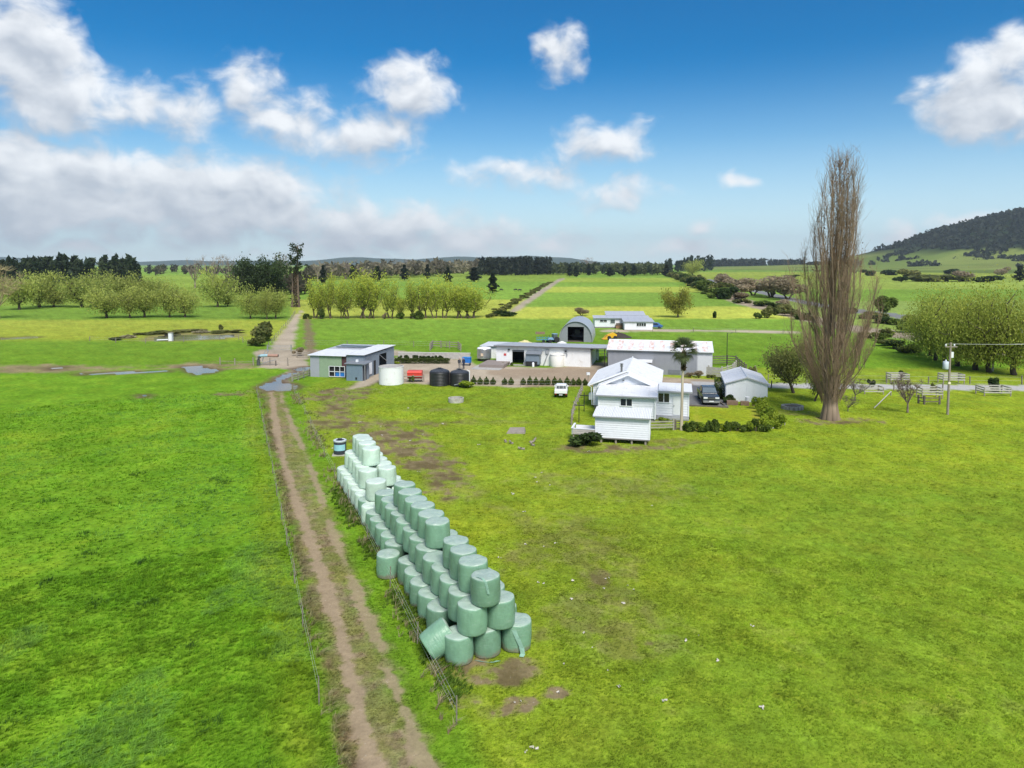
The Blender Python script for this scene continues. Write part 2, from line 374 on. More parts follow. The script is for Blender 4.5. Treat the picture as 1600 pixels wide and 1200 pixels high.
def paint(x, y):
    N = x.shape
    n1 = fbm(x, y, 0.045, 4); n2 = fbm(x, y, 0.35, 4, 5.0); n3 = fbm(x, y, 1.6, 3, 9.0); n0 = fbm(x, y, 0.008, 3, 2.0)
    lush = np.array([0.080, 0.205, 0.008]); mid = np.array([0.137, 0.252, 0.016]); lime = np.array([0.232, 0.308, 0.020]); yel = np.array([0.320, 0.360, 0.026]); dry = np.array([0.235, 0.215, 0.075]); dark = np.array([0.035, 0.105, 0.012])
    dirt = np.array([0.215, 0.155, 0.105]); mudc = np.array([0.125, 0.085, 0.055]); grav = np.array([0.40, 0.335, 0.265]); conc = np.array([0.50, 0.47, 0.43]); road = np.array([0.42, 0.41, 0.42]); asph = np.array([0.15, 0.15, 0.165])
    one = np.ones(N + (1,))
    def M(c, d, k): return c * (1 - k[..., None]) + d * k[..., None]
    c = one * mid
    grass = np.ones(N); wet = np.zeros(N); cls = np.zeros(N, np.int32)
    wx = x + (n2 - .5) * 1.2; wy = y + (n3 - .5) * 1.0
    near = y < _yb(575)
    xl = line_x(y, FENCE_L); xr = line_x(y, FENCE_R)
    left = sstep(xl - wx, -0.5, 0.9) * near
    right = sstep(wx - xr, -0.6, 1.2) * near
    # right paddock: short, lime, patchy
    k = np.clip(0.55 + (n1 - .5) * 1.4 + (n2 - .5) * 0.9, 0, 1)
    r_ = M(one * np.array([0.200, 0.270, 0.024]), lime, k); r_ = M(r_, yel, sstep(n1 + 0.25 * n2, 0.70, 0.95) * .55)
    r_ = M(r_, mid, sstep(0.46 - n1, 0.0, .16) * .3); r_ = M(r_, np.array([0.17, 0.16, 0.05]), sstep(n2 * .6 + n3 * .4, .60, .78) * .34 * sstep(70 - y, 0, 30))
    c = M(c, r_, right)
    l_ = M(one * (lush * .5 + mid * .5) * 1.15, mid * 1.15, np.clip(.6 + (n1 - .5) * .6 + (n2 - .5) * 1.4, 0, 1)); l_ = M(l_, lime, sstep(n1 * .6 + n2 * .4, .52, .72) * .5)
    l_ = M(l_, lime * .85, sstep(2.6 - (xl - wx), 0, 2.2) * .6); l_ = M(l_, dry, sstep(n2, .60, .8) * .22 * sstep(2.8 - (xl - wx), 0, 2))
    c = M(c, l_, left)
    # farther strips
    far = ~near
    def band(v0, v1, colr, amt, soft=1.0, mask=1.0):
        nonlocal c
        y0, y1 = _yb(v0), _yb(v1); s = soft * (1 + y0 * .01); yy = y + (n1 - .5) * 4
        c = M(c, np.array(colr), sstep(yy, y0 - s, y0 + s) * sstep(y1 - yy, -s, s) * amt * mask * far)
    ul = x / np.maximum(y, 1) * FPX / 1.0 + CX           # bearing, as photo column
    Lm = sstep(455 - ul, -6, 6); Cm = 1 - Lm
    r2x = np.interp(np.clip(y, 0, 3000), [_yb(490), _yb(462), _yb(435), 1500], [G(797,490)[0], G(834,462)[0], G(880,435)[0], 190]); R2 = sstep(x - r2x, -1, 1)
    cx_ = np.interp(np.clip(y, 0, 3000), [_yb(560), _yb(520), _yb(490), _yb(465), _yb(436), 1500], [G(1620,560)[0], G(1420,525)[0], G(1250,494)[0], G(1150,468)[0], G(1085,438)[0], 300]); RC = sstep(x - cx_, -1, 1)
    mR = R2 * (1 - RC); mL = (1 - R2) * Cm
    band(575, 538, mid * .92, .6, 1, Lm); band(532, 500, yel * .88, .75, 2, Lm); band(499, 478, mid * .85, .6, 1, Lm); band(478, 430, lime * .8, .5, 2, Lm)
    band(600, 499, mid * .95, .8, 1, Cm * (1 - RC)); band(498, 468, yel * .9, .85, .6, mL); band(468, 440, mid, .6, 1, mL); band(440, 420, lime * .8, .5, 1, mL)
    band(498, 479, yel * 1.05, .9, .6, mR); band(479, 458, mid, .7, 1, mR); band(457, 448, yel * .9, .7, 1, mR); band(448, 441, mid, .8, 1, mR); band(441, 434, lime, .8, 1, mR)
    band(590, 520, mid * 1.0, .8, 1, RC); band(520, 470, dry * .6 + mid * .4, .45, 2, RC); band(470, 452, mid, .7, 1, RC); band(452, 436, lime * .8 + dry * .2, .6, 1, RC); band(436, 425, yel * .7, .6, 1, RC); band(425, 415, mid * .8, .6, 1, RC)
    c = c * (1 + (n0 - .5) * .5 * far)[..., None]
    c = c * (1 + (n2 - .5) * .35 + (n3 - .5) * .45)[..., None]
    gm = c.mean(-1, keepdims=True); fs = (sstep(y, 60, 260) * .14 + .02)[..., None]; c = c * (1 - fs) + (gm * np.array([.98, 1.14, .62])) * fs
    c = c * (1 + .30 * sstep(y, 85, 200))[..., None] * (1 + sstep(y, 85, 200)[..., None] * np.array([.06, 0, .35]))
    # worn ground
    mud = np.zeros(N)
    for (mx, my, ru, rv, s) in _mud:
        d = np.hypot((x - mx) / ru, (y - my) / rv); mud = np.maximum(mud, s * sstep(1.25 - d + (n2 - .5) * 1.5 + (n3 - .5) * .8, 0.1, .7))
    n4 = fbm(x, y, .9, 5, 61.)
    for pth, wd, st in MUDPATH:
        d = dist_line(x + (n2 - .5) * 2.5, y + (n4 - .5) * 2.5, pth); mud = np.maximum(mud, st * sstep(wd - d, 0, wd * .9))
    mud = np.clip(mud * (.25 + 1.5 * sstep(n4 * .6 + n3 * .4, .36, .62)), 0, 1)
    c = M(c, M(one * dirt * 1.05, mudc, np.clip((n4 - .42) * 4, 0, 1)), mud * .9); grass -= mud * .8
    # the farm track with its two wheel lines
    tr = (wx > xl + .5) & (wx < xr - .2) & near & (y < _yb(606))
    trk = sstep(wx - xl, .2, 1.3) * sstep(xr - 1.2 - wx, 0, 1.2) * near * (y < _yb(598))
    patch = np.clip((n3 - .42) * 3 + (n2 - .5) * 1.8, 0, 1)
    c = M(c, M(one * np.array([.205, .195, .070]), np.array([.29, .235, .13]), patch), trk * .82)
    wj = (n2 - .5) * .3 + (n3 - .5) * .25
    dl = dist_line(x, y, RUT_L); dr = dist_line(x, y, RUT_R)
    n5 = fbm(x, y, 2.6, 3, 71.); wj = wj + (n5 - .5) * .5
    rl = sstep(.46 - dl + wj, 0, .28) * near; rr = sstep(.36 - dr + wj, 0, .25) * near * sstep(n2, .22, .42)
    sh = sstep(1.25 - dl + wj * 2, 0, .8) * near * .45 + sstep(.75 - dr + wj * 2, 0, .6) * near * .3
    c = M(c, dirt * .95, np.clip(sh * (0.4 + patch), 0, .8)); c = M(c, np.array([.315, .240, .165]), np.maximum(rl * .95, rr * .8)); grass = np.minimum(grass, 1 - np.maximum(np.maximum(rl, rr) * .98, trk * .25 * patch))
    bank = np.exp(-((xl + .75 - wx) / .28) ** 2) * near * sstep(n2, .38, .55)
    c = M(c, mudc, bank * .7)
    cls[tr] = 1
    def area(poly, colr, k, soft, wjit=.4, var=.25, g=0.0):
        nonlocal c, grass
        d = polyd(x, y, poly); m = sstep(d + (n2 - .5) * 2 * wjit, -soft, soft)
        c = M(c, np.array(colr) * (1 + (n2[..., None] - .5) * var * 2 + (n1[..., None] - .5) * var), m); grass = np.minimum(grass, 1 - m * (1 - g)); cls[d > 0] = k; return d, m
    c_keep, g_keep = c.copy(), grass.copy(); area(MUDL, dirt * 1.15, 9, 1.2, 2.0, .5, .35); mk = (sstep(fbm(x, y * 2, .16, 4, 81.), .40, .62) * .85 * (cls == 9) + (cls != 9))[..., None]; c = c * mk + c_keep * (1 - mk); grass = grass * mk[..., 0] + g_keep * (1 - mk[..., 0]); area(CROSS, grav * .9, 3, .5, 1.0); area(RACE, grav * 1.02, 3, .7, 1.0)
    area(YARD, grav, 2, .5, .8, .22)
    m = sstep(fbm(x, y, .12, 4, 21.), .50, .62) * (cls == 2); c = M(c, np.array([.25, .175, .12]), m * .55)
    area(ROAD, road, 4, .15, .1, .10); area(DRIVE, asph, 5, .05, .02, .12); area(LANE2, grav * 1.05, 12, .8, 1.0); area(RACE2, grav * .9, 11, 1.0, 1.0); area(CORR, np.array([.30, .245, .19]), 8, 1.5, 2.0, .4)
    area(HIGH, np.array([.20, .205, .22]), 7, .3, .1, .1)
    area(LAWN, np.array([.24, .30, .02]), 6, .25, .3, .2, 1.0)
    edge = polyd(x, y, LAWN); c = M(c, np.array([.36, .33, .06]), sstep(1.0 - np.abs(edge - .4) + (n2 - .5) * 1.5, .2, 1.0) * (edge > 0) * .5)
    for p in PADDLE:
        d = polyd(x, y, p); m = sstep(d + (n2 - .5) * 1.6, -.05, .12); wet = np.maximum(wet, m); mm = sstep(d + (n2 - .5) * 2, -1.6, .1); c = M(c, mudc * .9, mm * .8); grass = np.minimum(grass, 1 - mm)
    pm = polyd(x, y, POND); b = sstep(pm + (n2 - .5) * 3, -3.5, -1.0); c = M(c, np.array([.22, .18, .09]), b * .8 * (y > G(300, 533)[1])); grass = np.minimum(grass, 1 - b * .6)
    cls[pm > 0] = 10
    ds = np.abs(x - np.interp(y, [_yb(560), _yb(500), _yb(485)], [G(487,560)[0], G(480,500)[0], G(477,485)[0]])); dm = sstep(1.6 - ds + (n2 - .5) * 2, 0, 1.2) * (y > _yb(556)) * (y < _yb(498)); c = M(c, dirt * .9, dm * .85)
    return np.clip(c, .004, .9), np.clip(grass, 0, 1), wet, cls

gv = np.concatenate([np.arange(1330, 470, -1.9), np.arange(470, 420, -.8), np.arange(420, 413.2, -.4)])
rad = np.array([G(800, v)[1] for v in gv]); rad = np.concatenate([[0.6, 3, 7, 11, 14.5], rad[rad > 16], [24000]])
ang = np.concatenate([np.linspace(-math.pi, -.76, 70)[:-1], np.linspace(-.76, .76, 640), np.linspace(.76, math.pi, 70)[1:]])
A, R = np.meshgrid(ang, rad); gx = (R * np.sin(A)).ravel(); gy = (R * np.cos(A)).ravel()
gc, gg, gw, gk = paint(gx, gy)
nr, na = A.shape
ii = (np.arange(nr - 1)[:, None] * na + np.arange(na - 1)[None, :]).ravel()
quads = np.stack([ii, ii + 1, ii + na + 1, ii + na], 1)[:, ::-1]
gz = np.zeros_like(gx); gz[R.ravel() < 120] += (fbm(gx, gy, .7, 3, 4.)[R.ravel() < 120] - .5) * .05
gz[gk == 10] = -.02
gz *= np.clip((gg - .2) * 2, 0, 1)
gz[gk == 10] = 0
def ground_material():
    m = bpy.data.materials.new('ground_cover'); m.use_nodes = True; t = NT(m.node_tree); p = m.node_tree.nodes['Principled BSDF']
    a = t.n.new('ShaderNodeAttribute'); a.attribute_name = 'gcol'; b = t.n.new('ShaderNodeAttribute'); b.attribute_name = 'wet'
    pos = t.n.new('ShaderNodeNewGeometry').outputs['Position']
    f1 = t.noise(pos, 2.2, 6.0, 0.68); f2 = t.noise(t.vmath('MULTIPLY', pos, (1, .7, 1)), 9.0, 3.0, 0.6); f3 = t.noise(pos, 0.5, 3.0); f4 = t.noise(t.vmath('MULTIPLY', pos, (.55, .30, 1)), 0.6, 6.0, .7)
    gr = a.outputs['Alpha']
    amp = t.smooth(gr, 0, 1, 0.40, 1.0, 'LINEAR')
    s = t.math('ADD', t.math('MULTIPLY', t.math('SUBTRACT', f1, .5), 1.7), t.math('MULTIPLY_ADD', t.math('SUBTRACT', f2, .5), 0.9, t.math('MULTIPLY', t.math('SUBTRACT', f4, .50), .8)))
    k = t.math('MAXIMUM', t.math('MULTIPLY_ADD', s, amp, 1.0), 0.2)
    kb = t.math('MULTIPLY_ADD', t.math('SUBTRACT', f3, .5), t.math('MULTIPLY', gr, .5), 1.0)
    col = t.mix(1.0, a.outputs['Color'], t.comb(t.math('MULTIPLY', k, kb), k, t.math('MULTIPLY', k, .95)), 'MULTIPLY')
    # pale grit and stones where no grass grows
    vo = t.n.new('ShaderNodeTexVoronoi'); vo.inputs['Scale'].default_value = 7.0; t.l.new(pos, vo.inputs['Vector'])
    st = t.math('MULTIPLY', t.smooth(vo.outputs['Distance'], .22, .12), t.math('MULTIPLY', t.smooth(gr, .55, .2), t.smooth(f1, .5, .62)))
    col = t.mix(t.math('MULTIPLY', st, .45), col, (.55, .50, .44, 1))
    t.put(p.inputs['Base Color'], col)
    t.put(p.inputs['Roughness'], t.smooth(b.outputs['Fac'], .3, .8, .95, .06)); t.put(p.inputs['Specular IOR Level'], t.smooth(b.outputs['Fac'], .3, .8, .03, .75))
    bp = t.n.new('ShaderNodeBump'); t.put(bp.inputs['Strength'], t.math('MULTIPLY', t.smooth(b.outputs['Fac'], .2, .5, 1, 0), t.smooth(gr, 0, 1, .35, .8))); bp.inputs['Distance'].default_value = .12
    t.l.new(t.math('ADD', f1, t.math('MULTIPLY', f2, .5)), bp.inputs['Height']); t.l.new(bp.outputs[0], p.inputs['Normal'])
    return m
GROUND = ground_material()
fk = gk[quads[:, 0]]
GV = np.stack([gx, gy, gz], 1)
NAMES = {0: 'ground', 1: 'farm_track', 2: 'gravel_yard', 3: 'gravel_race', 4: 'access_road', 5: 'driveway', 6: 'garden_lawn', 7: 'highway', 8: 'railway_strip', 9: 'muddy_lane', 11: 'field_path', 12: 'house_lane'}
GLAB = {0: 'grass paddocks spreading to the horizon', 1: 'rutted dirt farm track running past the bales', 2: 'gravel yard between the farm sheds', 3: 'gravel lane leading back between the trees', 4: 'pale sealed road behind the wooden tree guards', 5: 'grey asphalt driveway under the dark pickup', 6: 'mown lawn in the hedged garden', 7: 'grey highway behind the poplar', 8: 'bare strip of railway ground lined with scrub', 9: 'muddy lane with puddles across the paddock', 11: 'straight path running up the far field', 12: 'thin gravel lane to the far white house'}
for k, nm in NAMES.items():
    q = quads[fk == k]
    if not len(q): continue
    used, inv = np.unique(q, return_inverse=True)
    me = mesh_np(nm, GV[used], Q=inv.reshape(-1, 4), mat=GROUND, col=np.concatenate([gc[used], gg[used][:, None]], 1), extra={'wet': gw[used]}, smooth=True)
    tag(link(nm, me), GLAB[k], None, None, 'structure')
# pond water
q = quads[fk == 10]; used, inv = np.unique(q, return_inverse=True)
WATER = mat('pond_water', (0.10, 0.095, 0.075), 0.07, 0.1, .5, bump=0.05, bscale=3.0, spec=0.8)
tag(link('pond_water', mesh_np('pond_water', GV[used], Q=inv.reshape(-1, 4), mat=WATER)), 'still pond with a muddy bank in the paddock', None, None, 'structure')

# ------------------------------------------------------------------ the hills
def terrain(name, x0, x1, y0, y1, nx, ny, hf, colf, label, mt=None):
    X, Y = np.meshgrid(np.linspace(x0, x1, nx), np.linspace(y0, y1, ny)); X = X.ravel(); Y = Y.ravel(); Z = hf(X, Y)
    i = (np.arange(ny - 1)[:, None] * nx + np.arange(nx - 1)[None, :]).ravel(); Q = np.stack([i, i + 1, i + nx + 1, i + nx], 1)
    c = colf(X, Y, Z); o = link(name, mesh_np(name, np.stack([X, Y, Z], 1), Q=Q, mat=mt or GROUND, col=np.concatenate([c, np.ones((len(c), 1))], 1), extra={'wet': np.zeros(len(c))}, smooth=True))
    return tag(o, label, None, None, 'structure')
def ridge_px(us, vs, depth):              # skyline given as pixels at a depth -> (x, height)
    return np.array([(u - CX) / FPX * depth for u in us]), np.array([CAMZ + (412 - v) / FPX * depth for v in vs])
HX, HZ = ridge_px([1120,1200,1290,1340,1390,1430,1470,1520,1560,1600,1700,1850,2100], [415,414,412,408,397,384,368,353,343,333,312,300,318], 2400)
def hill_h(X, Y):
    top = np.interp(X, HX, HZ); s = sstep(Y, 1150, 2350) ; s2 = 1 - sstep(Y, 2450, 3400)
    n = (fbm(X, Y, .004, 4, 3.) - .5) * 30 * sstep(top, 20, 80)
    front = np.interp(X, [300, 900, 1300, 2000, 3000], [0, 1, 7, 22, 38]) * sstep(Y, 700, 1350) * (1 - sstep(Y, 2000, 3300)) * sstep(X, 350, 900)
    return np.maximum((top - 4 + n) * s ** 1.6 * s2, 0) * sstep(X, 500, 800) + front - .6
def hill_c(X, Y, Z):
    bush = sstep(Z + (fbm(X, Y, .006, 4, 8.) - .5) * 55, 42, 52) * sstep(X, HX[4] - 60, HX[4] + 60)
    g_ = np.array([.135, .185, .04]) * (.75 + .5 * fbm(X, Y, .006, 4, 1.))[:, None] + np.array([.05, .04, .015]) * sstep(fbm(X, Y, .004, 3, 6.), .5, .6)[:, None]
    b_ = np.array([.022, .038, .018]) * (.6 + .8 * fbm(X, Y, .03, 3, 2.))[:, None]
    return g_ * (1 - bush[:, None]) + b_ * bush[:, None]
terrain('hill', 450, 4200, 720, 3600, 220, 160, hill_h, hill_c, 'dark bush-covered hill rising above green slopes')
def blue_h(X, Y): return (fbm(X, Y * .3, .0006, 4, 5.) * 230 - 40) * np.exp(-((Y - 8200) / 900) ** 2) - 8
terrain('far_hills', -9500, 9500, 6400, 10200, 160, 24, blue_h, lambda X, Y, Z: np.tile(np.array([.055, .085, .06]), (len(X), 1)), 'low hazy blue hills on the horizon')

# ------------------------------------------------------------------ buildings
RB = -math.radians(13.0)
def frame(name, label, cat, u, v, rot=RB, group=None):
    x, y = G(u, v); return thing(name, label, cat, (x, y, 0), rot, group)
def lerp3(a, b, t): return tuple(a[i] + (b[i] - a[i]) * t for i in range(3))
def roof_sheets(par, a, b, c, d, n, mt, t=.04, name='roof_sheet', mats=None):
    """corners a b (low edge) c d (high edge, c above b); n sheets side by side along a-b"""
    for i in range(n):
        t0, t1 = i / n, (i + 1) / n - .0012 * (i < n - 1)
        o = .006 * (i % 2)
        p = [lerp3(a, b, t0), lerp3(a, b, t1), lerp3(d, c, t1), lerp3(d, c, t0)]
        p = [(q[0], q[1], q[2] + o) for q in p]
        m = MB().slab(p[0], p[1], p[2], p[3], t)
        # raised rib on the lap of each sheet
        e = lerp3(a, b, t0), lerp3(d, c, t0)
        m.tube([(e[0][0], e[0][1], e[0][2] + o + .012), (e[1][0], e[1][1], e[1][2] + o + .012)], .022, 4)
        m.build(name, mats[i % len(mats)] if mats else mt, par)
def weatherboards(par, x0, x1, z0, z1, y, n, mt=None, axis='y', name='weatherboard'):
    """lapped boards on a wall facing -y (or, axis='x', facing +x / -x at x=y)"""
    h = (z1 - z0) / n
    me = MB()
    L = x1 - x0
    if axis == 'y': me.hexa([(0, -.04, .012), (L, -.04, .012), (L, 0, 0), (0, 0, 0), (0, -.008, h * .995), (L, -.008, h * .995), (L, 0, h * .995), (0, 0, h * .995)])
    else:
        s = 1 if axis == 'x' else -1
        me.hexa([(0, 0, 0), (s * .035, 0, 0), (s * .035, L, 0), (0, L, 0), (0, 0, h * .995), (s * .008, 0, h * .995), (s * .008, L, h * .995), (0, L, h * .995)])
    m = me.mesh(name, mt or BOARD)
    for i in range(n):
        if axis == 'y': link(name, m, par, (x0, y, z0 + i * h))
        else: link(name, m, par, (y, x0, z0 + i * h))
def wall_sheets(par, x0, x1, z0, z1, y, n, mats, axis='y', sgn=-1, name='wall_sheet', slope=0.0):
    w = (x1 - x0) / n
    for i in range(n):
        a, b = x0 + i * w, x0 + (i + 1) * w - .012; o = .03 + .008 * (i % 2)
        zt0, zt1 = z1 + slope * (a - x0), z1 + slope * (b - x0)
        m = MB()
        if axis == 'y':
            ya, yb = (y - o, y) if sgn < 0 else (y, y + o)
            m.hexa([(a, ya, z0), (b, ya, z0), (b, yb, z0), (a, yb, z0), (a, ya, zt0), (b, ya, zt1), (b, yb, zt1), (a, yb, zt0)])
            for k in (.0, .33, .66): q = a + (b - a) * k + .03; m.box(q - .02, q + .02, y + sgn * (o + .02), y + sgn * o, z0, min(zt0, zt1) - .02)
        else:
            xa, xb = (y, y + o) if sgn > 0 else (y - o, y)
            m.hexa([(xa, a, z0), (xb, a, z0), (xb, b, z0), (xa, b, z0), (xa, a, zt0), (xb, a, zt0), (xb, b, zt1), (xa, b, zt1)])
            for k in (.0, .33, .66):
                q = a + (b - a) * k + .03; e = (y + o, y + o + .02) if sgn > 0 else (y - o - .02, y - o); m.box(e[0], e[1], q - .02, q + .02, z0, min(zt0, zt1) - .02)
        m.build(name, mats[i % len(mats)] if isinstance(mats, list) else mats, par)
def window(par, x0, x1, z0, z1, y, panes=2, fm=None, gm=None, name='window'):
    f = MB(); t = .07
    f.box(x0 - t, x1 + t, y - .06, y + .01, z1, z1 + t).box(x0 - t, x1 + t, y - .09, y + .01, z0 - t, z0).box(x0 - t, x0, y - .06, y + .01, z0, z1).box(x1, x1 + t, y - .06, y + .01, z0, z1)
    w = (x1 - x0) / panes
    for i in range(1, panes): f.box(x0 + i * w - t / 2, x0 + i * w + t / 2, y - .058, y + .01, z0, z1)
    wo_ = f.build(name, fm or WHITE, par)
    for i in range(panes): MB().box(x0 + i * w + t / 2 * (i > 0), x0 + (i + 1) * w - t / 2 * (i < panes - 1), y - .03, y, z0, z1).build('pane', gm or GLASS, wo_)
    return wo_

# --- the white farmhouse
h = frame('farmhouse', 'white weatherboard farmhouse with gabled white roof beside the palm', 'house', 935, 655.8)
m = MB().box(0, 5.75, 0.05, 6, .35, 2.6).box(5.75, 9.0, 1.85, 7, .35, 2.95)
m.prism([(-1.2, .35), (6.0, .35), (6.0, 2.9), (2.5, 4.22), (-1.2, 2.75)], 5.7, 16.2)
m.prism([(-.1, 2.6), (5.75, 2.6), (5.75, 2.9), (2.7, 4.08), (-.1, 2.9)], 4.45, 5.7)
m.build('wall', BOARD, h)
MB().box(.05, 5.7, .12, 5.6, 0, .35).box(5.8, 8.9, 1.95, 6.9, 0, .35).box(-1.1, 5.9, 5.8, 16.1, 0, .35).build('foundation', mat('dim_foundation', (.22, .21, .2), .9), h)
weatherboards(h, 0, 5.75, .35, 2.6, .05, 9); weatherboards(h, 5.78, 9.0, .35, 2.95, 1.85, 10)
weatherboards(h, -1.2, 0, .35, 2.75, 5.7, 13)
for i in range(8):                        # boards of the gable, each cut to the slope
    z0 = 2.9 + i * .147; z1 = z0 + .146
    def gx_(z): t = (z - 2.9) / 1.18; return -.1 + 2.8 * t, 5.75 - 3.05 * t
    a0, b0 = gx_(z0); a1, b1 = gx_(min(z1, 4.07))
    MB().hexa([(a0, 4.41, z0), (b0, 4.41, z0), (b0, 4.45, z0), (a0, 4.45, z0), (a1, 4.435, z1), (b1, 4.435, z1), (b1, 4.45, z1), (a1, 4.45, z1)]).build('weatherboard', BOARD, h)
roof_sheets(h, (-.25, -.3, 2.66), (5.95, -.3, 2.66), (5.95, 4.42, 3.02), (-.25, 4.42, 3.02), 7, ROOFW)
roof_sheets(h, (5.98, 1.45, 3.02), (9.35, 1.45, 3.02), (9.35, 5.2, 3.22), (5.98, 5.2, 3.22), 4, ROOFW)
# main roof, two slopes; sheets run from eave to ridge
roof_sheets(h, (-1.65, 16.4, 2.72), (-1.65, 5.35, 2.72), (2.5, 5.35, 4.40), (2.5, 16.4, 4.40), 12, ROOFW)
roof_sheets(h, (6.25, 5.35, 2.92), (6.25, 16.4, 2.92), (2.5, 16.4, 4.40), (2.5, 5.35, 4.40), 12, ROOFW)
roof_sheets(h, (-.55, 5.34, 2.80), (-.55, 4.05, 2.80), (2.7, 4.05, 4.20), (2.7, 5.34, 4.20), 2, ROOFW)
roof_sheets(h, (6.1, 4.05, 2.80), (6.1, 5.34, 2.80), (2.7, 5.34, 4.20), (2.7, 4.05, 4.20), 2, ROOFW)
for (a, b) in (((-.55, 4.03, 2.74), (2.7, 4.03, 4.15)), ((6.1, 4.03, 2.74), (2.7, 4.03, 4.15)), ((-1.65, 5.33, 2.66), (2.5, 5.33, 4.34)), ((6.25, 5.33, 2.86), (2.5, 5.33, 4.34))):
    MB().hexa([(a[0], a[1] - .04, a[2] - .12), (b[0], b[1] - .04, b[2] - .12), (b[0], b[1], b[2] - .12), (a[0], a[1], a[2] - .12), (a[0], a[1] - .04, a[2] + .06), (b[0], b[1] - .04, b[2] + .06), (b[0], b[1], b[2] + .06), (a[0], a[1], a[2] + .06)]).build('bargeboard', WHITE, h)
MB().tube([(2.7, 4.0, 4.24), (2.7, 5.34, 4.24)], .07, 6).tube([(2.5, 5.3, 4.44), (2.5, 16.4, 4.44)], .09, 6).build('ridge_cap', ROOFW, h)
for (x0, x1, y, z) in ((-.25, 5.95, -.36, 2.58), (5.98, 9.35, 1.38, 2.92)): MB().box(x0, x1, y - .06, y + .05, z - .06, z + .05).build('gutter', TRIM, h)
MB().box(-1.78, -1.66, 5.35, 16.4, 2.58, 2.7).build('gutter', WHITE, h)
MB().lathe([(.11, 3.9), (.11, 4.75), (.17, 4.76), (.17, 4.84), (.12, 4.86), (.12, 4.98), (.2, 5.0), (.2, 5.06), (.02, 5.1)], 10, (1.9, 5.75)).build('flue', mat('flue_steel', (.18, .18, .18), .5, metal=.4), h, True)
MB().lathe([(.12, 3.45), (.12, 3.48)], 10).build('gable_vent', DARK, h, loc=(2.3, .0, 0)).location = (2.2, 4.3, .0)
window(h, 2.25, 3.38, 1.58, 2.28, .02, 2); window(h, 5.98, 7.05, 1.78, 2.68, 1.82, 2)
d_ = MB().box(7.45, 8.3, 1.77, 1.815, .5, 2.5).build('door', mat('white_door', (.72, .73, .74), .5, .03), h); MB().box(7.52, 7.58, 1.70, 1.77, 1.4, 1.5).build('handle', GALV, d_)
MB().box(5.8, 9.05, 1.35, 1.78, .05, .26).box(5.8, 9.05, 1.6, 1.78, .26, .42).build('step', mat('step_grey', (.34, .35, .36), .8), h)
for x in (-.02, 5.7): MB().box(x - .04, x + .09, -.02, .08, .35, 2.6).build('corner_board', WHITE, h)
MB().box(8.95, 9.06, 1.76, 1.9, .35, 2.95).build('corner_board', WHITE, h)
MB().tube([(5.6, -.33, 2.55), (5.65, -.1, 2.3), (5.65, -.06, .3)], .04, 6).build('downpipe', WHITE, h)
MB().tube([(-1.7, 5.2, 2.62), (-1.4, 5.5, 2.4), (-1.3, 5.62, .4)], .045, 6).build('downpipe', WHITE, h)
MB().box(-1.75, -1.25, 6.4, 7.0, .8, 1.5).build('meter_box', WHITE, h)

# --- the cabin on piles in front of it
cb = frame('cabin', 'small white weatherboard cabin on short piles with low deck', 'cabin', 930.5, 691.5)
MB().box(0, 4.75, 0, 3.0, .5, 2.45).build('wall', BOARD, cb); weatherboards(cb, 0, 4.75, .5, 2.42, 0, 10); weatherboards(cb, 0, 3.0, .5, 2.42, 0, 10, axis='-x')
roof_sheets(cb, (-.22, -.28, 2.5), (4.85, -.28, 2.5), (4.85, 3.15, 2.66), (-.22, 3.15, 2.66), 6, mat('white_corrugated', (.78, .79, .79), .5, .05, ribs=('x', 7, .9)))
MB().box(-.22, 4.85, -.36, -.285, 2.38, 2.47).build('gutter', TRIM, cb)
MB().box(-.02, 4.77, -.03, 3.0, .40, .5).build('bearer', mat('grey_bearer', (.2, .19, .18), .8), cb)
for x in (.5, 1.8, 3.2, 4.4):
    for y in (.15, 2.7): MB().box(x - .08, x + .08, y - .08, y + .08, 0, .4).build('pile', TIMBER, cb)
MB().box(4.66, 4.79, -.045, .05, .5, 2.45).build('corner_board', WHITE, cb); MB().box(-.05, .08, -.045, .05, .5, 2.45).build('corner_board', WHITE, cb)
dk = MB()
for i in range(13): link('deck_board', MB().box(-2.05, -.06, .1 + i * .135, .1 + i * .135 + .128, .62, .66).mesh('deck_board', TIMBERP), cb)
for z in (.66, .86, 1.02): MB().box(-2.08, -.06, .02, .06, z, z + .13).build('deck_rail', TIMBERP, cb)
MB().box(-2.12, -.06, .0, .16, 1.15, 1.19).build('rail_cap', WHITE, cb); MB().box(-2.2, -2.02, -.05, 1.9, 1.2, 1.26).build('rail_cap', WHITE, cb)
MB().box(-2.16, -2.1, .1, 1.85, .6, 1.2).build('deck_side', WHITE, cb); MB().box(-2.0, -.06, 1.75, 1.9, .66, 1.1).build('deck_bench', WHITE, cb)
for x in (-2.0, -.45): MB().box(x - .06, x + .06, .08, .2, 0, .62).build('post', TIMBER, cb)
MB().box(-.5, -.38, -.05, .02, 0, .95).build('post', TIMBER, cb)

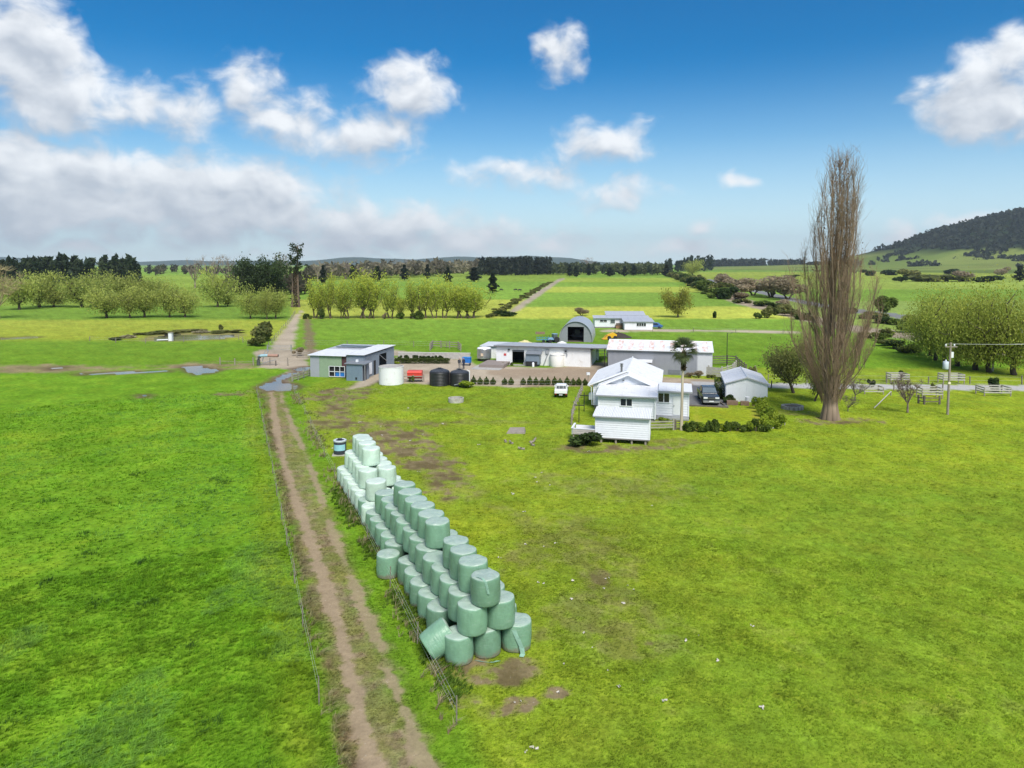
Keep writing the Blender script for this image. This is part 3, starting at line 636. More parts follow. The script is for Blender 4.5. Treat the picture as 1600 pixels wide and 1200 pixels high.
# --- the garage
ga = frame('garage', 'white gabled garage at the end of the asphalt driveway', 'garage', 1134, 626.6)
MB().prism([(0, 0), (4.6, 0), (4.6, 2.2), (2.3, 2.88), (0, 2.2)], 0, 8).build('wall', WHITE, ga)
wall_sheets(ga, .02, 4.58, 0, 2.16, 0, 6, mat('garage_cladding', (.78, .79, .82), .5, .03))
for i, (z, w_) in enumerate(((2.17, 2.2), (2.4, 1.5), (2.62, .75))): MB().hexa([(2.3 - w_, -.035, z), (2.3 + w_, -.035, z), (2.3 + w_, 0, z), (2.3 - w_, 0, z), (2.3 - w_ + .72, -.033, z + .22), (2.3 + w_ - .72, -.033, z + .22), (2.3 + w_ - .72, 0, z + .22), (2.3 - w_ + .72, 0, z + .22)]).build('gable_panel', mat('garage_cladding', (0, 0, 0)), ga)
wall_sheets(ga, .02, 7.98, 0, 2.16, 0, 10, mat('garage_cladding', (0, 0, 0)), axis='x', sgn=-1)
roof_sheets(ga, (-.18, 8.2, 2.16), (-.18, -.2, 2.16), (2.3, -.2, 2.93), (2.3, 8.2, 2.93), 9, ROOFW)
roof_sheets(ga, (4.78, -.2, 2.16), (4.78, 8.2, 2.16), (2.3, 8.2, 2.93), (2.3, -.2, 2.93), 9, ROOFW)
MB().tube([(2.3, -.22, 2.95), (2.3, 8.2, 2.95)], .07, 6).build('ridge_cap', ROOFW, ga)
for s in (-1, 1):
    a = 2.3 + s * 2.48; MB().hexa([(a, -.24, 2.02), (2.3, -.24, 2.79), (2.3, -.2, 2.79), (a, -.2, 2.02), (a, -.24, 2.14), (2.3, -.24, 2.91), (2.3, -.2, 2.91), (a, -.2, 2.14)]).build('bargeboard', mat('barge_grey', (.45, .46, .48), .5), ga)

# --- the long grey implement shed
bs = frame('implement_shed', 'long grey corrugated shed with rust striped white roof behind the house', 'shed', 950, 582.4)
MB().prism_x([(0, 0), (8, 0), (8, 3.4), (4, 4.35), (0, 3.5)], 0, 14.7).build('wall', mat('shed_core', (.25, .26, .29), .6), bs)
GREYW = mat('grey_cladding', (.27, .28, .315), .5, .06, 1.5); GREYL = mat('light_cladding', (.58, .59, .62), .5, .05)
wall_sheets(bs, 0, 12.6, 0, 3.5, 0, 17, GREYW); wall_sheets(bs, 12.6, 14.7, 0, 3.5, -.005, 3, GREYL); wall_sheets(bs, 0, 8, 0, 3.4, 14.7, 10, GREYL, axis='x', sgn=1)
RUST = mat('rusty_roof', (.74, .73, .73), .55, .05, 2.0, dirt=(.60, .38, .31), dirt_amt=.95, dirt_scale=2.0, stretch=(1, .4, 1))
roof_sheets(bs, (-.2, -.3, 3.55), (14.9, -.3, 3.55), (14.9, 4, 4.48), (-.2, 4, 4.48), 20, ROOFW, mats=[RUST, ROOFW])
roof_sheets(bs, (14.9, 8.3, 3.45), (-.2, 8.3, 3.45), (-.2, 4, 4.48), (14.9, 4, 4.48), 20, ROOFW)
MB().box(-.2, 14.9, -.4, -.3, 3.42, 3.54).build('gutter', WHITE, bs); MB().tube([(-.2, 4, 4.5), (14.9, 4, 4.5)], .08, 6).build('ridge_cap', ROOFW, bs)
MB().box(4.55, 6.2, -1.5, -.07, 0, 1.9).build('lean_to_wall', mat('lean_brown', (.30, .27, .25), .8), bs); MB().slab((4.3, -1.7, 1.95), (6.4, -1.7, 1.95), (6.4, -.06, 2.15), (4.3, -.06, 2.15), .05).build('lean_to_roof', ROOFW, bs)
MB().box(8.6, 10.3, -.09, -.05, .15, .75).build('vent_panel', mat('vent_grey', (.16, .17, .2), .6), bs)
MB().box(12.7, 14.6, -.1, -.06, .05, 2.9).build('sliding_door', GREYL, bs)

# --- the milking shed
ms = frame('milking_shed', 'long low white milking shed with flat grey roof', 'shed', 776, 568.7)
WH2 = mat('shed_white', (.76, .765, .77), .6, .05, 1.0, dirt=(.5, .47, .42), dirt_amt=.3, dirt_scale=.8)
MB().prism_x([(0, 0), (.25, 0), (.25, 2.95), (0, 2.95)], 0, 2.55).prism_x([(0, 0), (.25, 0), (.25, 2.95), (0, 2.95)], 4.5, 15).prism_x([(0, 2.35), (.25, 2.35), (.25, 2.95), (0, 2.95)], 2.55, 4.5).box(0, .25, .25, 6.4, 0, 2.5).box(-4.2, .0, 6.4, 11.8, 0, 2.0).box(14.8, 15, .25, 8, 0, 2.4).box(0, 15, 11.5, 11.8, 0, 2.0).build('wall', WH2, ms)
MB().box(.3, 14.7, 5.5, 5.6, 0, 2.4).build('inner_wall', DARK, ms)
MB().box(2.55, 4.5, .1, .2, 2.05, 2.35).build('roller_door', mat('roller_grey', (.12, .13, .15), .6), ms)
for a, b in ((-.05, 2.55), (4.5, 15)): wall_sheets(ms, a, b, 0, 2.93, 0, int((b - a) / .9), WH2)
wall_sheets(ms, -4.2, 0, 0, 1.98, 6.4, 4, WH2)
SLATE = mat('grey_roof', (.40, .41, .44), .45, .06, .8)
roof_sheets(ms, (-.35, -.5, 3.08), (17.6, -.5, 3.08), (17.6, 12, 2.2), (-.35, 12, 2.2), 22, SLATE)
roof_sheets(ms, (-4.5, 6.0, 2.12), (-.36, 6.0, 2.12), (-.36, 12, 2.2), (-4.5, 12, 2.2), 5, mat('pale_roof', (.60, .61, .63), .45, .05, .8))
MB().box(-.35, 17.6, -.6, -.52, 2.9, 3.03).build('fascia', mat('dark_fascia', (.13, .13, .14), .6), ms)
for x, y in ((17.2, -.2), (17.2, 5), (17.2, 10)): MB().box(x - .06, x + .06, y - .06, y + .06, 0, 2.95 - y * .062).build('post', TIMBERD, ms)
MB().box(1.2, 1.6, -.09, -.06, 1.4, 1.75).build('notice', mat('red_sign', (.55, .06, .06), .5), ms)
for x in (1.9, 11.0): MB().box(x, x + .3, -.3, -.05, 2.3, 2.5).build('lamp', BLACK, ms)
MB().box(8.0, 8.5, -.25, -.05, 1.9, 2.6).build('vent_box', mat('vent_box_grey', (.32, .33, .35), .6), ms)
MB().tube([(8.3, -.15, 1.9), (8.1, -.3, 1.2), (7.7, -.5, .1)], .07, 6).build('drain_pipe', GALV, ms)
MB().tube([(10.8, -.1, 2.5), (11.3, -.2, 2.5), (11.4, -.25, 1.7)], .06, 6).build('drain_pipe', GALV, ms)
BLUEG = mat('blue_grey_cladding', (.17, .215, .27), .5, .08, 2.0)
lt = MB().box(5.1, 7.2, -1.5, -.06, .35, 2.0).build('pump_room', BLUEG, ms); MB().slab((5.0, -1.75, 2.0), (7.5, -1.75, 2.0), (7.5, -.06, 2.35), (5.0, -.06, 2.35), .05).build('pump_room_roof', mat('slate_dark', (.2, .22, .25), .5), lt)
MB().box(5.1, 6.9, -1.55, -1.5, .0, .8).build('pump_room_opening', DARK, lt); MB().lathe([(.18, 0), (.18, .6), (.1, .7)], 10, (6.3, -1.75)).build('canister', WHITE, lt, True)
MB().box(4.5, 5.0, -.6, -.05, 0, .5).box(-.02, 5.0, -1.0, -.06, 0, .06).build('plinth', CONC, ms)
dock = frame('loading_dock', 'low concrete loading slab below the silver vat', 'slab', 735, 577)
MB().box(0, 4.6, 0, 7.5, 0, .06).build('slab', CONC, dock); MB().box(.8, 4.7, 1.9, 7.4, .06, .5).build('raised_bed', mat('dock_brown', (.25, .21, .19), .9), dock)

# --- the half-round barn
qh = frame('round_roof_barn', 'grey half-round barn with a wide dark doorway', 'barn', 899.5, 534.4, -math.radians(9))
QM = mat('barn_iron', (.44, .46, .48), .4, .08, 1.0, metal=.3); QF = mat('barn_front', (.24, .255, .27), .5, .08)
arc = [(3.45 * math.cos(a) * (1.0 if math.sin(a) > .25 else 1.0), 4.25 * math.sin(a) ** .85) for a in np.linspace(0.0, math.pi, 25)]
for i in range(24):
    (xa, za), (xb, zb) = arc[i], arc[i + 1]; n_ = Vector((za - zb, 0, xb - xa)).normalized() * -.05
    MB().hexa([(xa, -.25, za), (xb, -.25, zb), (xb, 14.5, zb), (xa, 14.5, za), (xa - n_.x, -.25, za - n_.z), (xb - n_.x, -.25, zb - n_.z), (xb - n_.x, 14.5, zb - n_.z), (xa - n_.x, 14.5, za - n_.z)]).build('roof_sheet', QM, qh)
fr = [p for p in arc]
MB().prism([(3.4 * q, z) for q, z in ((1, 0), (.99, .9), (.93, 1.7), (.48, 1.7), (.48, 0))], 0, .08).build('front_panel', QF, qh)
MB().prism([(-3.4, 0), (-1.65, 0), (-1.65, 3.1), (-2.35, 3.1), (-3.05, 2.1), (-3.35, 1.1)][::-1], 0, .08).build('front_panel', QF, qh)
MB().prism([(1.65, 1.72), (3.1, 1.72), (2.9, 2.4), (2.3, 3.1), (1.65, 3.1)], .0, .08).build('front_panel', QF, qh)
MB().prism([(-2.35, 3.12), (2.3, 3.12), (1.75, 3.62), (.9, 4.0), (0, 4.15), (-.9, 4.0), (-1.75, 3.62)], 0, .08).build('front_panel', QF, qh)
MB().prism([(x * .97, z * .97) for x, z in arc], 14.2, 14.3).build('back_wall', DARK, qh)
MB().box(-3.3, 3.3, .1, 14.2, .0, .03).build('floor_slab', mat('barn_floor', (.12, .1, .08), .9), qh)
MB().box(-1.2, 1.2, 5, 8.5, .5, 1.0).box(-.5, .5, 5.2, 6.2, 1.0, 2.0).build('stored_machine', mat('machine_grey', (.12, .12, .13), .6), qh)

# --- the far white house
h2 = frame('far_house', 'far white house with pale grey roof beyond the round-roof barn', 'house', 930, 513.6, -math.radians(3))
R2M = mat('far_roof', (.40, .42, .47), .5, .05)
MB().box(0, 13.2, 2, 9, .3, 2.5).box(6.8, 13.6, -3.5, 2, .1, 2.15).build('wall', WHITE, h2)
MB().box(.1, 13.1, 1.95, 8.9, 0, .3).build('foundation', mat('dim_foundation', (0, 0, 0)), h2)
roof_sheets(h2, (-.4, 1.5, 2.5), (13.6, 1.5, 2.5), (13.6, 5.2, 2.95), (-.4, 5.2, 2.95), 8, R2M); roof_sheets(h2, (3.0, 5.0, 3.0), (13.0, 5.0, 3.0), (13.0, 9.5, 3.75), (3.0, 9.5, 3.75), 8, R2M)
roof_sheets(h2, (6.5, -3.9, 2.12), (13.9, -3.9, 2.12), (13.9, 1.6, 2.62), (6.5, 1.6, 2.62), 5, R2M)
MB().box(3.1, 12.9, 5.1, 9.3, 2.5, 3.02).build('upper_wall', WHITE, h2)
window(h2, 1.3, 3.0, 1.55, 2.0, 1.98, 2); window(h2, 3.9, 5.0, 1.2, 2.1, 1.98, 1, gm=GLASSG)
window(h2, 9.7, 11.9, 1.0, 1.75, -3.52, 4)
MB().box(5.1, 6.75, .2, 1.95, 0, .9).build('porch', mat('porch_brown', (.28, .15, .09), .8), h2); MB().box(5.1, 6.75, .1, .2, .9, 1.4).build('porch_rail', TIMBERD, h2)

# --- the blue-grey workshop
ws = frame('workshop', 'blue-grey metal workshop with white roof and a green panelled wall', 'shed', 485, 588.5)
LIL = mat('lilac_cladding', (.33, .345, .385), .5, .06); GRN = mat('green_cladding', (.25, .335, .23), .55, .07); MAROON = mat('maroon_panel', (.09, .04, .045), .7)
BGW = mat('workshop_cladding', (.20, .24, .29), .5, .07)
MB().box(.06, .1, .1, 10.7, 0, 3.0).box(.1, 8.1, 10.6, 10.7, 0, 3.3).box(.1, 2.7, .06, .12, 0, 3.05).build('wall', BGW, ws)
wall_sheets(ws, 0, 1.4, 0, 3.05, .05, 2, LIL); wall_sheets(ws, 1.4, 2.85, 0, 3.05, .05, 2, GRN); wall_sheets(ws, 2.85, 4.85, 1.65, 3.05, .05, 2, GRN); wall_sheets(ws, 4.85, 5.6, 1.65, 3.05, .12, 1, MAROON); wall_sheets(ws, 5.6, 8.2, 0, 3.3, .0, 3, BGW)
wall_sheets(ws, 0, 5.2, 0, 3.2, 8.2, 7, BGW, axis='x', sgn=1); wall_sheets(ws, 5.2, 7.9, 2.75, 3.2, 8.2, 3, BGW, axis='x', sgn=1); wall_sheets(ws, 7.9, 10.8, 0, 3.3, 8.2, 4, BGW, axis='x', sgn=1)
MB().box(.2, 8.0, 1.6, 1.7, 0, 3.0).box(5.0, 5.1, 1.7, 10.5, 0, 3.0).build('inner_wall', DARK, ws)
roof_sheets(ws, (-.25, -.3, 3.12), (5.6, -.3, 3.12), (5.6, 5.6, 3.32), (-.25, 5.6, 3.32), 7, ROOFW)
roof_sheets(ws, (5.6, -.35, 3.36), (8.45, -.35, 3.36), (8.45, 11, 3.50), (5.6, 11, 3.50), 4, ROOFW)
roof_sheets(ws, (-.25, 5.6, 3.32), (5.6, 5.6, 3.32), (5.6, 11, 3.44), (-.25, 11, 3.44), 7, SLATE)
for y in (7.0, 8.6): MB().box(.4, 5.4, y, y + .5, 3.46, 3.53).build('skylight', GLASSG, ws)
grid_ = MB()
for x in (2.9, 3.75, 4.55, 5.3): grid_.box(x - .035, x + .035, -.02, .05, 0.15, 1.62)
for z in (.15, .85, 1.6): grid_.box(2.87, 5.33, -.02, .05, z - .035, z + .035)
grid_.build('window_frame', WHITE, ws); MB().box(2.9, 5.3, .25, .3, .15, 1.6).build('dark_bay', DARK, ws); MB().box(3.85, 5.3, .1, .22, .2, .82).build('tarpaulin', BLUEP, ws)
MB().box(8.24, 8.3, 1.3, 2.5, .35, 2.0).build('white_board', WHITE, ws); MB().box(8.24, 8.29, 3.2, 3.85, .05, 2.1).build('door', DARK, ws); MB().tube([(8.3, 5.2, 2.7), (8.5, 7.4, 1.5)], .05, 5).build('brace', GALV, ws)
MB().box(8.25, 8.31, .5, 2.4, 2.2, 2.95).build('sign_panel', mat('workshop_panel', (.16, .19, .24), .5), ws)
an = frame('pump_hut', 'small blue-grey hut with dark flat roof against the workshop', 'hut', 541.5, 594.5)
MB().box(0, 2.35, 0, 2.2, 0, 2.25).build('wall', BGW, an); wall_sheets(an, 0, 2.35, 0, 2.22, 0, 3, mat('hut_cladding', (.16, .22, .28), .5, .08)); MB().slab((-.2, -.25, 2.4), (2.9, -.25, 2.4), (2.9, 2.4, 2.5), (-.2, 2.4, 2.5), .1).build('roof', mat('slate_dark', (0, 0, 0)), an)
MB().box(2.36, 2.4, .3, 1.2, 0, 2.0).build('door', DARK, an); MB().box(2.75, 2.83, -.15, -.07, 0, 2.3).build('post', TRIM, an); MB().box(1.2, 1.5, .4, .7, 2.5, 2.85).build('cap_box', WHITE, an); MB().box(1.35, 1.6, -.09, -.06, .2, .5).build('hatch', BLACK, an)

# ------------------------------------------------------------------ the wrapped bales
BW, BH = 0.615, 1.17
def wrap_mat(name, c, muddy):
    m = bpy.data.materials.new(name); m.use_nodes = True; t = NT(m.node_tree); p = m.node_tree.nodes['Principled BSDF']
    oc = t.n.new('ShaderNodeTexCoord').outputs['Object']; info = t.n.new('ShaderNodeObjectInfo')
    pos = t.vmath('ADD', oc, t.vmath('MULTIPLY', info.outputs['Location'], (3.1, 2.3, 1.7)))
    f = t.smooth(info.outputs['Random'], 0, 1, .86, 1.14, 'LINEAR'); n = t.smooth(t.noise(pos, 2.5, 5.0, .6), .3, .7, .88, 1.12, 'LINEAR'); k = t.math('MULTIPLY', f, n)
    base = t.mix(1.0, (*c, 1), t.comb(k, k, k), 'MULTIPLY')
    z = t.sep(oc)[2]
    if muddy:
        mu = t.smooth(t.math('MULTIPLY_ADD', t.noise(pos, 3.0, 5.0), -.7, t.math('ADD', z, .08)), .05, -.18)
        base = t.mix(t.math('MULTIPLY', mu, .75), base, (.23, .19, .14, 1))
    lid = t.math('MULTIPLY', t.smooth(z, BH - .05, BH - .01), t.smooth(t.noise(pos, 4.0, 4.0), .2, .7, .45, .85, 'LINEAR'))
    base = t.mix(lid, base, tuple(q * .55 + .34 for q in c) + (1,))  # paler bale top: grazing sheen put into the colour, along with dusty film
    st = t.smooth(t.noise(t.vmath('MULTIPLY', pos, (1, 1, 5)), 2.0, 4.0), .55, .8)
    base = t.mix(t.math('MULTIPLY', st, .18), base, (.55, .6, .56, 1))
    t.put(p.inputs['Base Color'], base); t.put(p.inputs['Roughness'], t.smooth(t.noise(pos, 6.0, 4.0), .3, .7, .28, .5))
    p.inputs['Specular IOR Level'].default_value = .6
    b = t.n.new('ShaderNodeBump'); b.inputs['Strength'].default_value = .9; b.inputs['Distance'].default_value = .035
    hh = t.math('ADD', t.noise(t.vmath('MULTIPLY', pos, (1, 1, .5)), 5.0, 5.0, .6), t.math('MULTIPLY', t.noise(t.vmath('MULTIPLY', pos, (1, 1, 9)), 2.5, 3.0), .35))
    t.l.new(hh, b.inputs['Height']); t.l.new(b.outputs[0], p.inputs['Normal'])
    return m
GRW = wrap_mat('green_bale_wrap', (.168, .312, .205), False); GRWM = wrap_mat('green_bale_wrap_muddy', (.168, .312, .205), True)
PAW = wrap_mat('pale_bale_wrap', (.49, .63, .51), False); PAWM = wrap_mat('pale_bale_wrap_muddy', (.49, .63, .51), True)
BW, BH = 0.615, 1.17
def bale_mesh(name, mt, seed):
    r = random.Random(seed); a = [r.uniform(-1, 1) for _ in range(8)]
    sq = r.uniform(.0, .025)
    def jit(w, z): return .009 * a[0] * math.sin(2 * w + a[1] * 3) + .008 * a[2] * math.sin(3 * w + a[3] * 3 + z * 2) + .008 * math.sin(7 * w + a[4] * 5) + .006 * math.sin(11 * w + z * 5 + a[5]) + sq * math.sin(4 * w)
    R = BW; H = BH
    prof = [(0.001, .015), (R * .6, .01), (R * .90, .0), (R * .965, .025), (R * .995, .08), (R * 1.015, .25), (R * 1.03, .5), (R * 1.02, .8), (R * 1.01, H - .10), (R * .99, H - .045), (R * .955, H - .014), (R * .90, H), (R * .55, H + .012), (R * .25, H + .004), (.001, H + .0)]
    m = MB(); m.lathe(prof, 30, (0, 0), jit)
    # puckered film on the lid
    for i, v in enumerate(m.v):
        if v[2] > H - .03: rr = math.hypot(v[0], v[1]); w = math.atan2(v[1], v[0]); m.v[i] = (v[0], v[1], v[2] + .012 * math.sin(5 * w + a[6] * 4) * min(1, rr / R) + .01 * math.sin(9 * v[0] + a[7] * 6) * math.cos(7 * v[1]))
    return m.mesh(name, mt, True, 50)
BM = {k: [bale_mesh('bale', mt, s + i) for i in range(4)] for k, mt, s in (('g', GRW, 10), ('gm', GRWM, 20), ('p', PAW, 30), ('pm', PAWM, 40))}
A0 = np.array(G(717, 1029)); RD = np.array([-.398, .917]); RD /= np.linalg.norm(RD); RL = np.array([RD[1], -RD[0]]); PT = 1.255
ORD = ['first', 'second', 'third', 'fourth', 'fifth', 'sixth', 'seventh', 'eighth', 'ninth', 'tenth', 'eleventh', 'twelfth', 'thirteenth', 'fourteenth', 'fifteenth', 'sixteenth', 'seventeenth', 'eighteenth', 'nineteenth', 'twentieth', 'twenty-first', 'twenty-second', 'twenty-third']
def bale(tier, row, i, pale=False, da=0.0, dl=0.0, tilt=None, label=None):
    lat = {'A': 0, 'B': 1.0, 'C': 2.0, 'D': .42, 'E': 1.42, 'F': .80}[row] * PT + rnd.uniform(-.05, .05) + dl
    al = (i - {0: 0, 1: .18, 2: .25}[tier]) * PT + rnd.uniform(-.06, .06) + da
    p = A0 + RD * al + RL * lat
    key = ('p' if pale else 'g') + ('m' if tier == 0 else '')
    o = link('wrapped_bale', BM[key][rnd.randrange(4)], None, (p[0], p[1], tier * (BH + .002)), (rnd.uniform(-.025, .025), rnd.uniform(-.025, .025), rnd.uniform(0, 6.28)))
    s = rnd.uniform(.955, 1.04); o.scale = (s * rnd.uniform(.98, 1.03), s, rnd.uniform(.985, 1.01) if tier < 2 else rnd.uniform(.95, 1.06))
    colr = 'pale mint' if pale else 'green'
    where = {'A': 'bottom row beside the track fence', 'B': 'bottom middle row', 'C': 'bottom row on the house side', 'D': 'second layer on the track side', 'E': 'second layer on the house side', 'F': 'top layer'}[row]
    tag(o, label or f'{colr} wrapped bale, {where}, {ORD[i]} place from the near end', 'bale', 'pale mint wrapped bales' if pale else 'green wrapped bales')
    if tilt: o.rotation_euler = tilt
    return o
for i in range(21):
    pale = i >= 13 and i != 14
    if i == 1: pass
    else: bale(0, 'A', i, pale, dl=-.75 if i == 7 else 0)
    bale(0, 'C', i, pale)
    if i in (0, 1, 13, 14, 15): bale(0, 'B', i, pale)
for i in list(range(13)) + [14] + list(range(16, 21)):
    bale(1, 'D', i, i >= 13)
    if i != 14: bale(1, 'E', i, i >= 13)
for i in [0, 1, 2, 3] + [5, 6, 7, 8, 9, 10] + [17, 18, 19, 20]: bale(2, 'F', i, i >= 13)
# the one that has toppled out of the stack, leaning on its edge
p = A0 + RL * -.95 + RD * .30
tb = link('wrapped_bale', BM['g'][1], None, (p[0] - .30, p[1] + .1, .42), (0, 0, 0)); tb.rotation_euler = Matrix.Rotation(math.radians(35), 3, 'Z').to_4x4().to_3x3().to_quaternion().to_euler()
tb.rotation_euler = (Matrix.Rotation(math.radians(22), 3, 'Z') @ Matrix.Rotation(math.radians(58), 3, 'Y')).to_euler()
tag(tb, 'green wrapped bale tipped over on its side at the near corner', 'bale', 'green wrapped bales')
# loose film on three of them
def film(parent_label, pts, w):
    m = MB()
    for (a, b) in zip(pts[:-1], pts[1:]):
        m.quad((a[0] - w, a[1], a[2]), (a[0] + w, a[1] - .02, a[2]), (b[0] + w * .8, b[1] - .03, b[2]), (b[0] - w * .9, b[1], b[2]))
    for o in list(COL.objects):
        if o.get('label') == parent_label:
            q = m.build('loose_film', mat('torn_film', (.24, .40, .31), .35, .15, 8.0), o, loc=(0, 0, 0)); q.rotation_euler = (0, 0, -o.rotation_euler[2]); return
film('green wrapped bale, top layer, first place from the near end', [(-.35, -.3, BH + .03), (-.1, -.5, BH + .06), (.05, -.64, BH - .05), (.12, -.66, BH - .35), (.16, -.67, BH - .55)], .06)
film('green wrapped bale, bottom row on the house side, first place from the near end', [(-.1, -.60, 1.0), (.05, -.66, .7), (.22, -.70, .35), (.27, -.74, .10), (.22, -.84, .03)], .10)
film('green wrapped bale, bottom middle row, first place from the near end', [(-.4, -.66, .03), (-.1, -.8, .045), (.2, -.85, .03), (.55, -.75, .04)], .1)

# ------------------------------------------------------------------ fences
POST = MB().box(-.055, .055, -.055, .055, 0, 1.15).mesh('post', POSTM); POSTS = MB().tube([(0, 0, 0), (0, 0, 1.05)], [.03, .025], 6).mesh('post', POSTM); POSTB = MB().tube([(0, 0, 0), (0, 0, 1.25)], [.10, .09], 8).mesh('post', TIMBER)
def along(pts, step, jit=.0):
    out = []; carry = 0.0
    for (a, b) in zip(pts[:-1], pts[1:]):
        L = math.hypot(b[0] - a[0], b[1] - a[1]); t = carry
        while t < L: out.append((a[0] + (b[0] - a[0]) * t / L, a[1] + (b[1] - a[1]) * t / L)); t += step * (1 + rnd.uniform(-jit, jit))
        carry = t - L
    return out
def fence(name, label, pts, step=4.0, wires=(0.35, .7, 1.0), pm=None, r=.006, zs=1.0, jit=.15, wm=None):
    o = thing(name, label, 'fence', (pts[0][0], pts[0][1], 0)); ox, oy = pts[0]
    pp = along(pts, step, jit)
    for (x, y) in pp:
        q = link('post', pm or POST, o, (x - ox, y - oy, -.05), (rnd.uniform(-.05, .05), rnd.uniform(-.05, .05), rnd.uniform(-.4, .4)), (1, 1, zs * rnd.uniform(.9, 1.1)))
    for z in wires:
        MB().tube([(x - ox, y - oy, z + rnd.uniform(-.02, .02)) for x, y in pp], r, 3, False).build('wire', wm or WIRE, o)
    return o
fence('wire_fence', 'thin wire fence along the grassy edge of the farm track', FENCE_L[::-1], 5.2, (.45, .9), POSTS, .0025)
fence('wire_fence', 'sagging wire fence between the track and the bales', FENCE_R[::-1], 6.0, (.35, .6, .85), POSTS, .0025)
fence('wire_fence', 'post and wire fence in front of the pale road', GP((1205,607),(1300,609),(1450,611),(1620,613)), 5.2, (.4, .75, 1.05))
fence('wire_fence', 'wire fence along the far side of the pale road', GP((1200,597),(1300,598.5),(1450,600),(1620,601)), 6.0, (.5, 1.0))
fence('wire_fence', 'fence in front of the yard bushes', GP((735,602),(800,604),(870,604),(915,604)), 6.0, (.4, .8), POSTS)
fence('wire_fence', 'wire fence round the near side of the pond', GP((140,533),(190,536),(240,536.5),(300,534),(370,529),(395,545)), 7.0, (.5, .9))
fence('wire_fence', 'fence beside the muddy lane near the big pipe', GP((344,570),(372,571),(430,571),(458,572)), 3.0, (.6,), POSTB)
fence('wire_fence', 'long wire fence behind the sheds below the willow row', GP((478,541),(600,541),(735,545)), 7.0, (.4, .8, 1.1))
fence('wire_fence', 'wire fence beside the thin lane to the far house', GP((1020,518.5),(1120,519.5),(1250,522.5)), 9.0, (.5, 1.0))
fence('wire_fence', 'wire fence along the gravel lane between the trees', GP((420,543),(438,520),(455,500),(462,488)), 6.0, (.5, .9))
fence('wire_fence', 'wire fence beside the bare railway strip', GP((1250,505),(1330,523),(1420,536)), 9.0, (.5, 1.0))
fence('wire_fence', 'wooden fence left of the house by the clothes lines', GP((893,664),(896,645),(904,625),(912,606)), 2.4, (.3, .6, .9), POSTB, .01, .85)
def rail_fence(name, label, pts, step=2.2, rails=(.3, .6, .9, 1.2), mt=None, h=1.35, cat='fence', rw=.07):
    o = thing(name, label, cat, (pts[0][0], pts[0][1], 0)); ox, oy = pts[0]; mt = mt or TIMBER
    pm = MB().box(-.08, .08, -.08, .08, 0, h).mesh('post', mt)
    for (a, b) in zip(pts[:-1], pts[1:]):
        L = math.hypot(b[0] - a[0], b[1] - a[1]); n = max(1, round(L / step)); w = math.atan2(b[1] - a[1], b[0] - a[0])
        for i in range(n + 1): t = i / n; link('post', pm, o, (a[0] + (b[0] - a[0]) * t - ox, a[1] + (b[1] - a[1]) * t - oy, 0), (rnd.uniform(-.03, .03), rnd.uniform(-.03, .03), w))
        for z in rails:
            rm = MB().box(0, L / n, -.115, -.082, z - rw, z + rw).mesh('rail', mt)
            for i in range(n): t = i / n; link('rail', rm, o, (a[0] + (b[0] - a[0]) * t - ox, a[1] + (b[1] - a[1]) * t - oy, rnd.uniform(-.02, .02)), (0, rnd.uniform(-.012, .012), w))
    return o
rail_fence('rail_fence', 'timber rail fence beside the cabin', GP((1013,673),(1052,672)), 2.2, (.3, .6, .9), mat('mossy_timber', (.30, .29, .22), .9, .25, 5.0), 1.1)
rail_fence('garden_gate', 'small wooden gate between the rail fence and the palm', GP((1055,671.5),(1064,671)), .6, (.2, .4, .6, .8), TIMBERD, 1.0, 'gate', .04)
rail_fence('stock_yard', 'dark timber stock yard rails beside the grey shed', GP((1106,579),(1108,571),(1136,570),(1150,571),(1156,577),(1166,586)), 2.2, (.35, .7, 1.05, 1.4), TIMBERD, 1.6, 'stock yard')
rail_fence('loading_race', 'pale boarded stock race running down to the garage', GP((1074,585),(1107,588),(1128,590)), 1.6, (.2, .42, .64, .86, 1.08, 1.3), TIMBERP, 1.6, 'stock race', .10)
rail_fence('stock_yard', 'pale timber rails behind the garage roof', GP((1128,588),(1145,583),(1150,577)), 2.0, (.3, .6, .9, 1.2), TIMBERP, 1.4, 'stock yard')
rail_fence('stock_yard', 'small rails right of the garage with a young tree', GP((1166,586),(1180,583),(1182,590)), 1.5, (.4, .8), TIMBER, 1.1, 'stock yard')
rail_fence('rail_fence', 'old mossy timber rails left of the workshop', GP((457,596),(466,594),(483,588)), 2.0, (.3, .6, .9), mat('mossy_timber', (0, 0, 0)), 1.15)
rail_fence('rail_fence', 'short timber rail fence by the concrete lane', GP((464,559),(484,559)), 1.8, (.3, .6, .9), TIMBER, 1.1)
rail_fence('rail_fence', 'low timber rails behind the red feed bin', GP((630,597),(662,597)), 1.5, (.35, .8), TIMBER, 1.0)
rail_fence('milking_yard', 'pipe and timber cow yard behind the yard hedge', GP((672,548),(676,543),(716,545),(720,549)), 1.6, (.4, .8, 1.2), TIMBER, 1.4, 'stock yard')
rail_fence('yard_gate', 'white railed gate beside the milking shed', GP((927,565),(934,563)), 1.2, (.3, .55, .8, 1.05, 1.3), WHITE, 1.5, 'gate', .05)
rail_fence('cow_race', 'rail yard between the milking shed and grey shed', GP((922,558),(948,557)), 2.0, (.5, 1.0), GALV, 1.3, 'stock yard', .04)
rail_fence('lane_gate', 'pipe gate across the concrete lane', GP((418,549),(455,549)), 3.5, (.3, .6, .9, 1.1), GALV, 1.2, 'gate', .025)
w_ = thing('concrete_wall', 'long low pale concrete wall behind the clipped bushes', 'wall', (*G(622, 560), 0), math.atan2(G(735, 561.5)[1] - G(622, 560)[1], G(735, 561.5)[0] - G(622, 560)[0]))
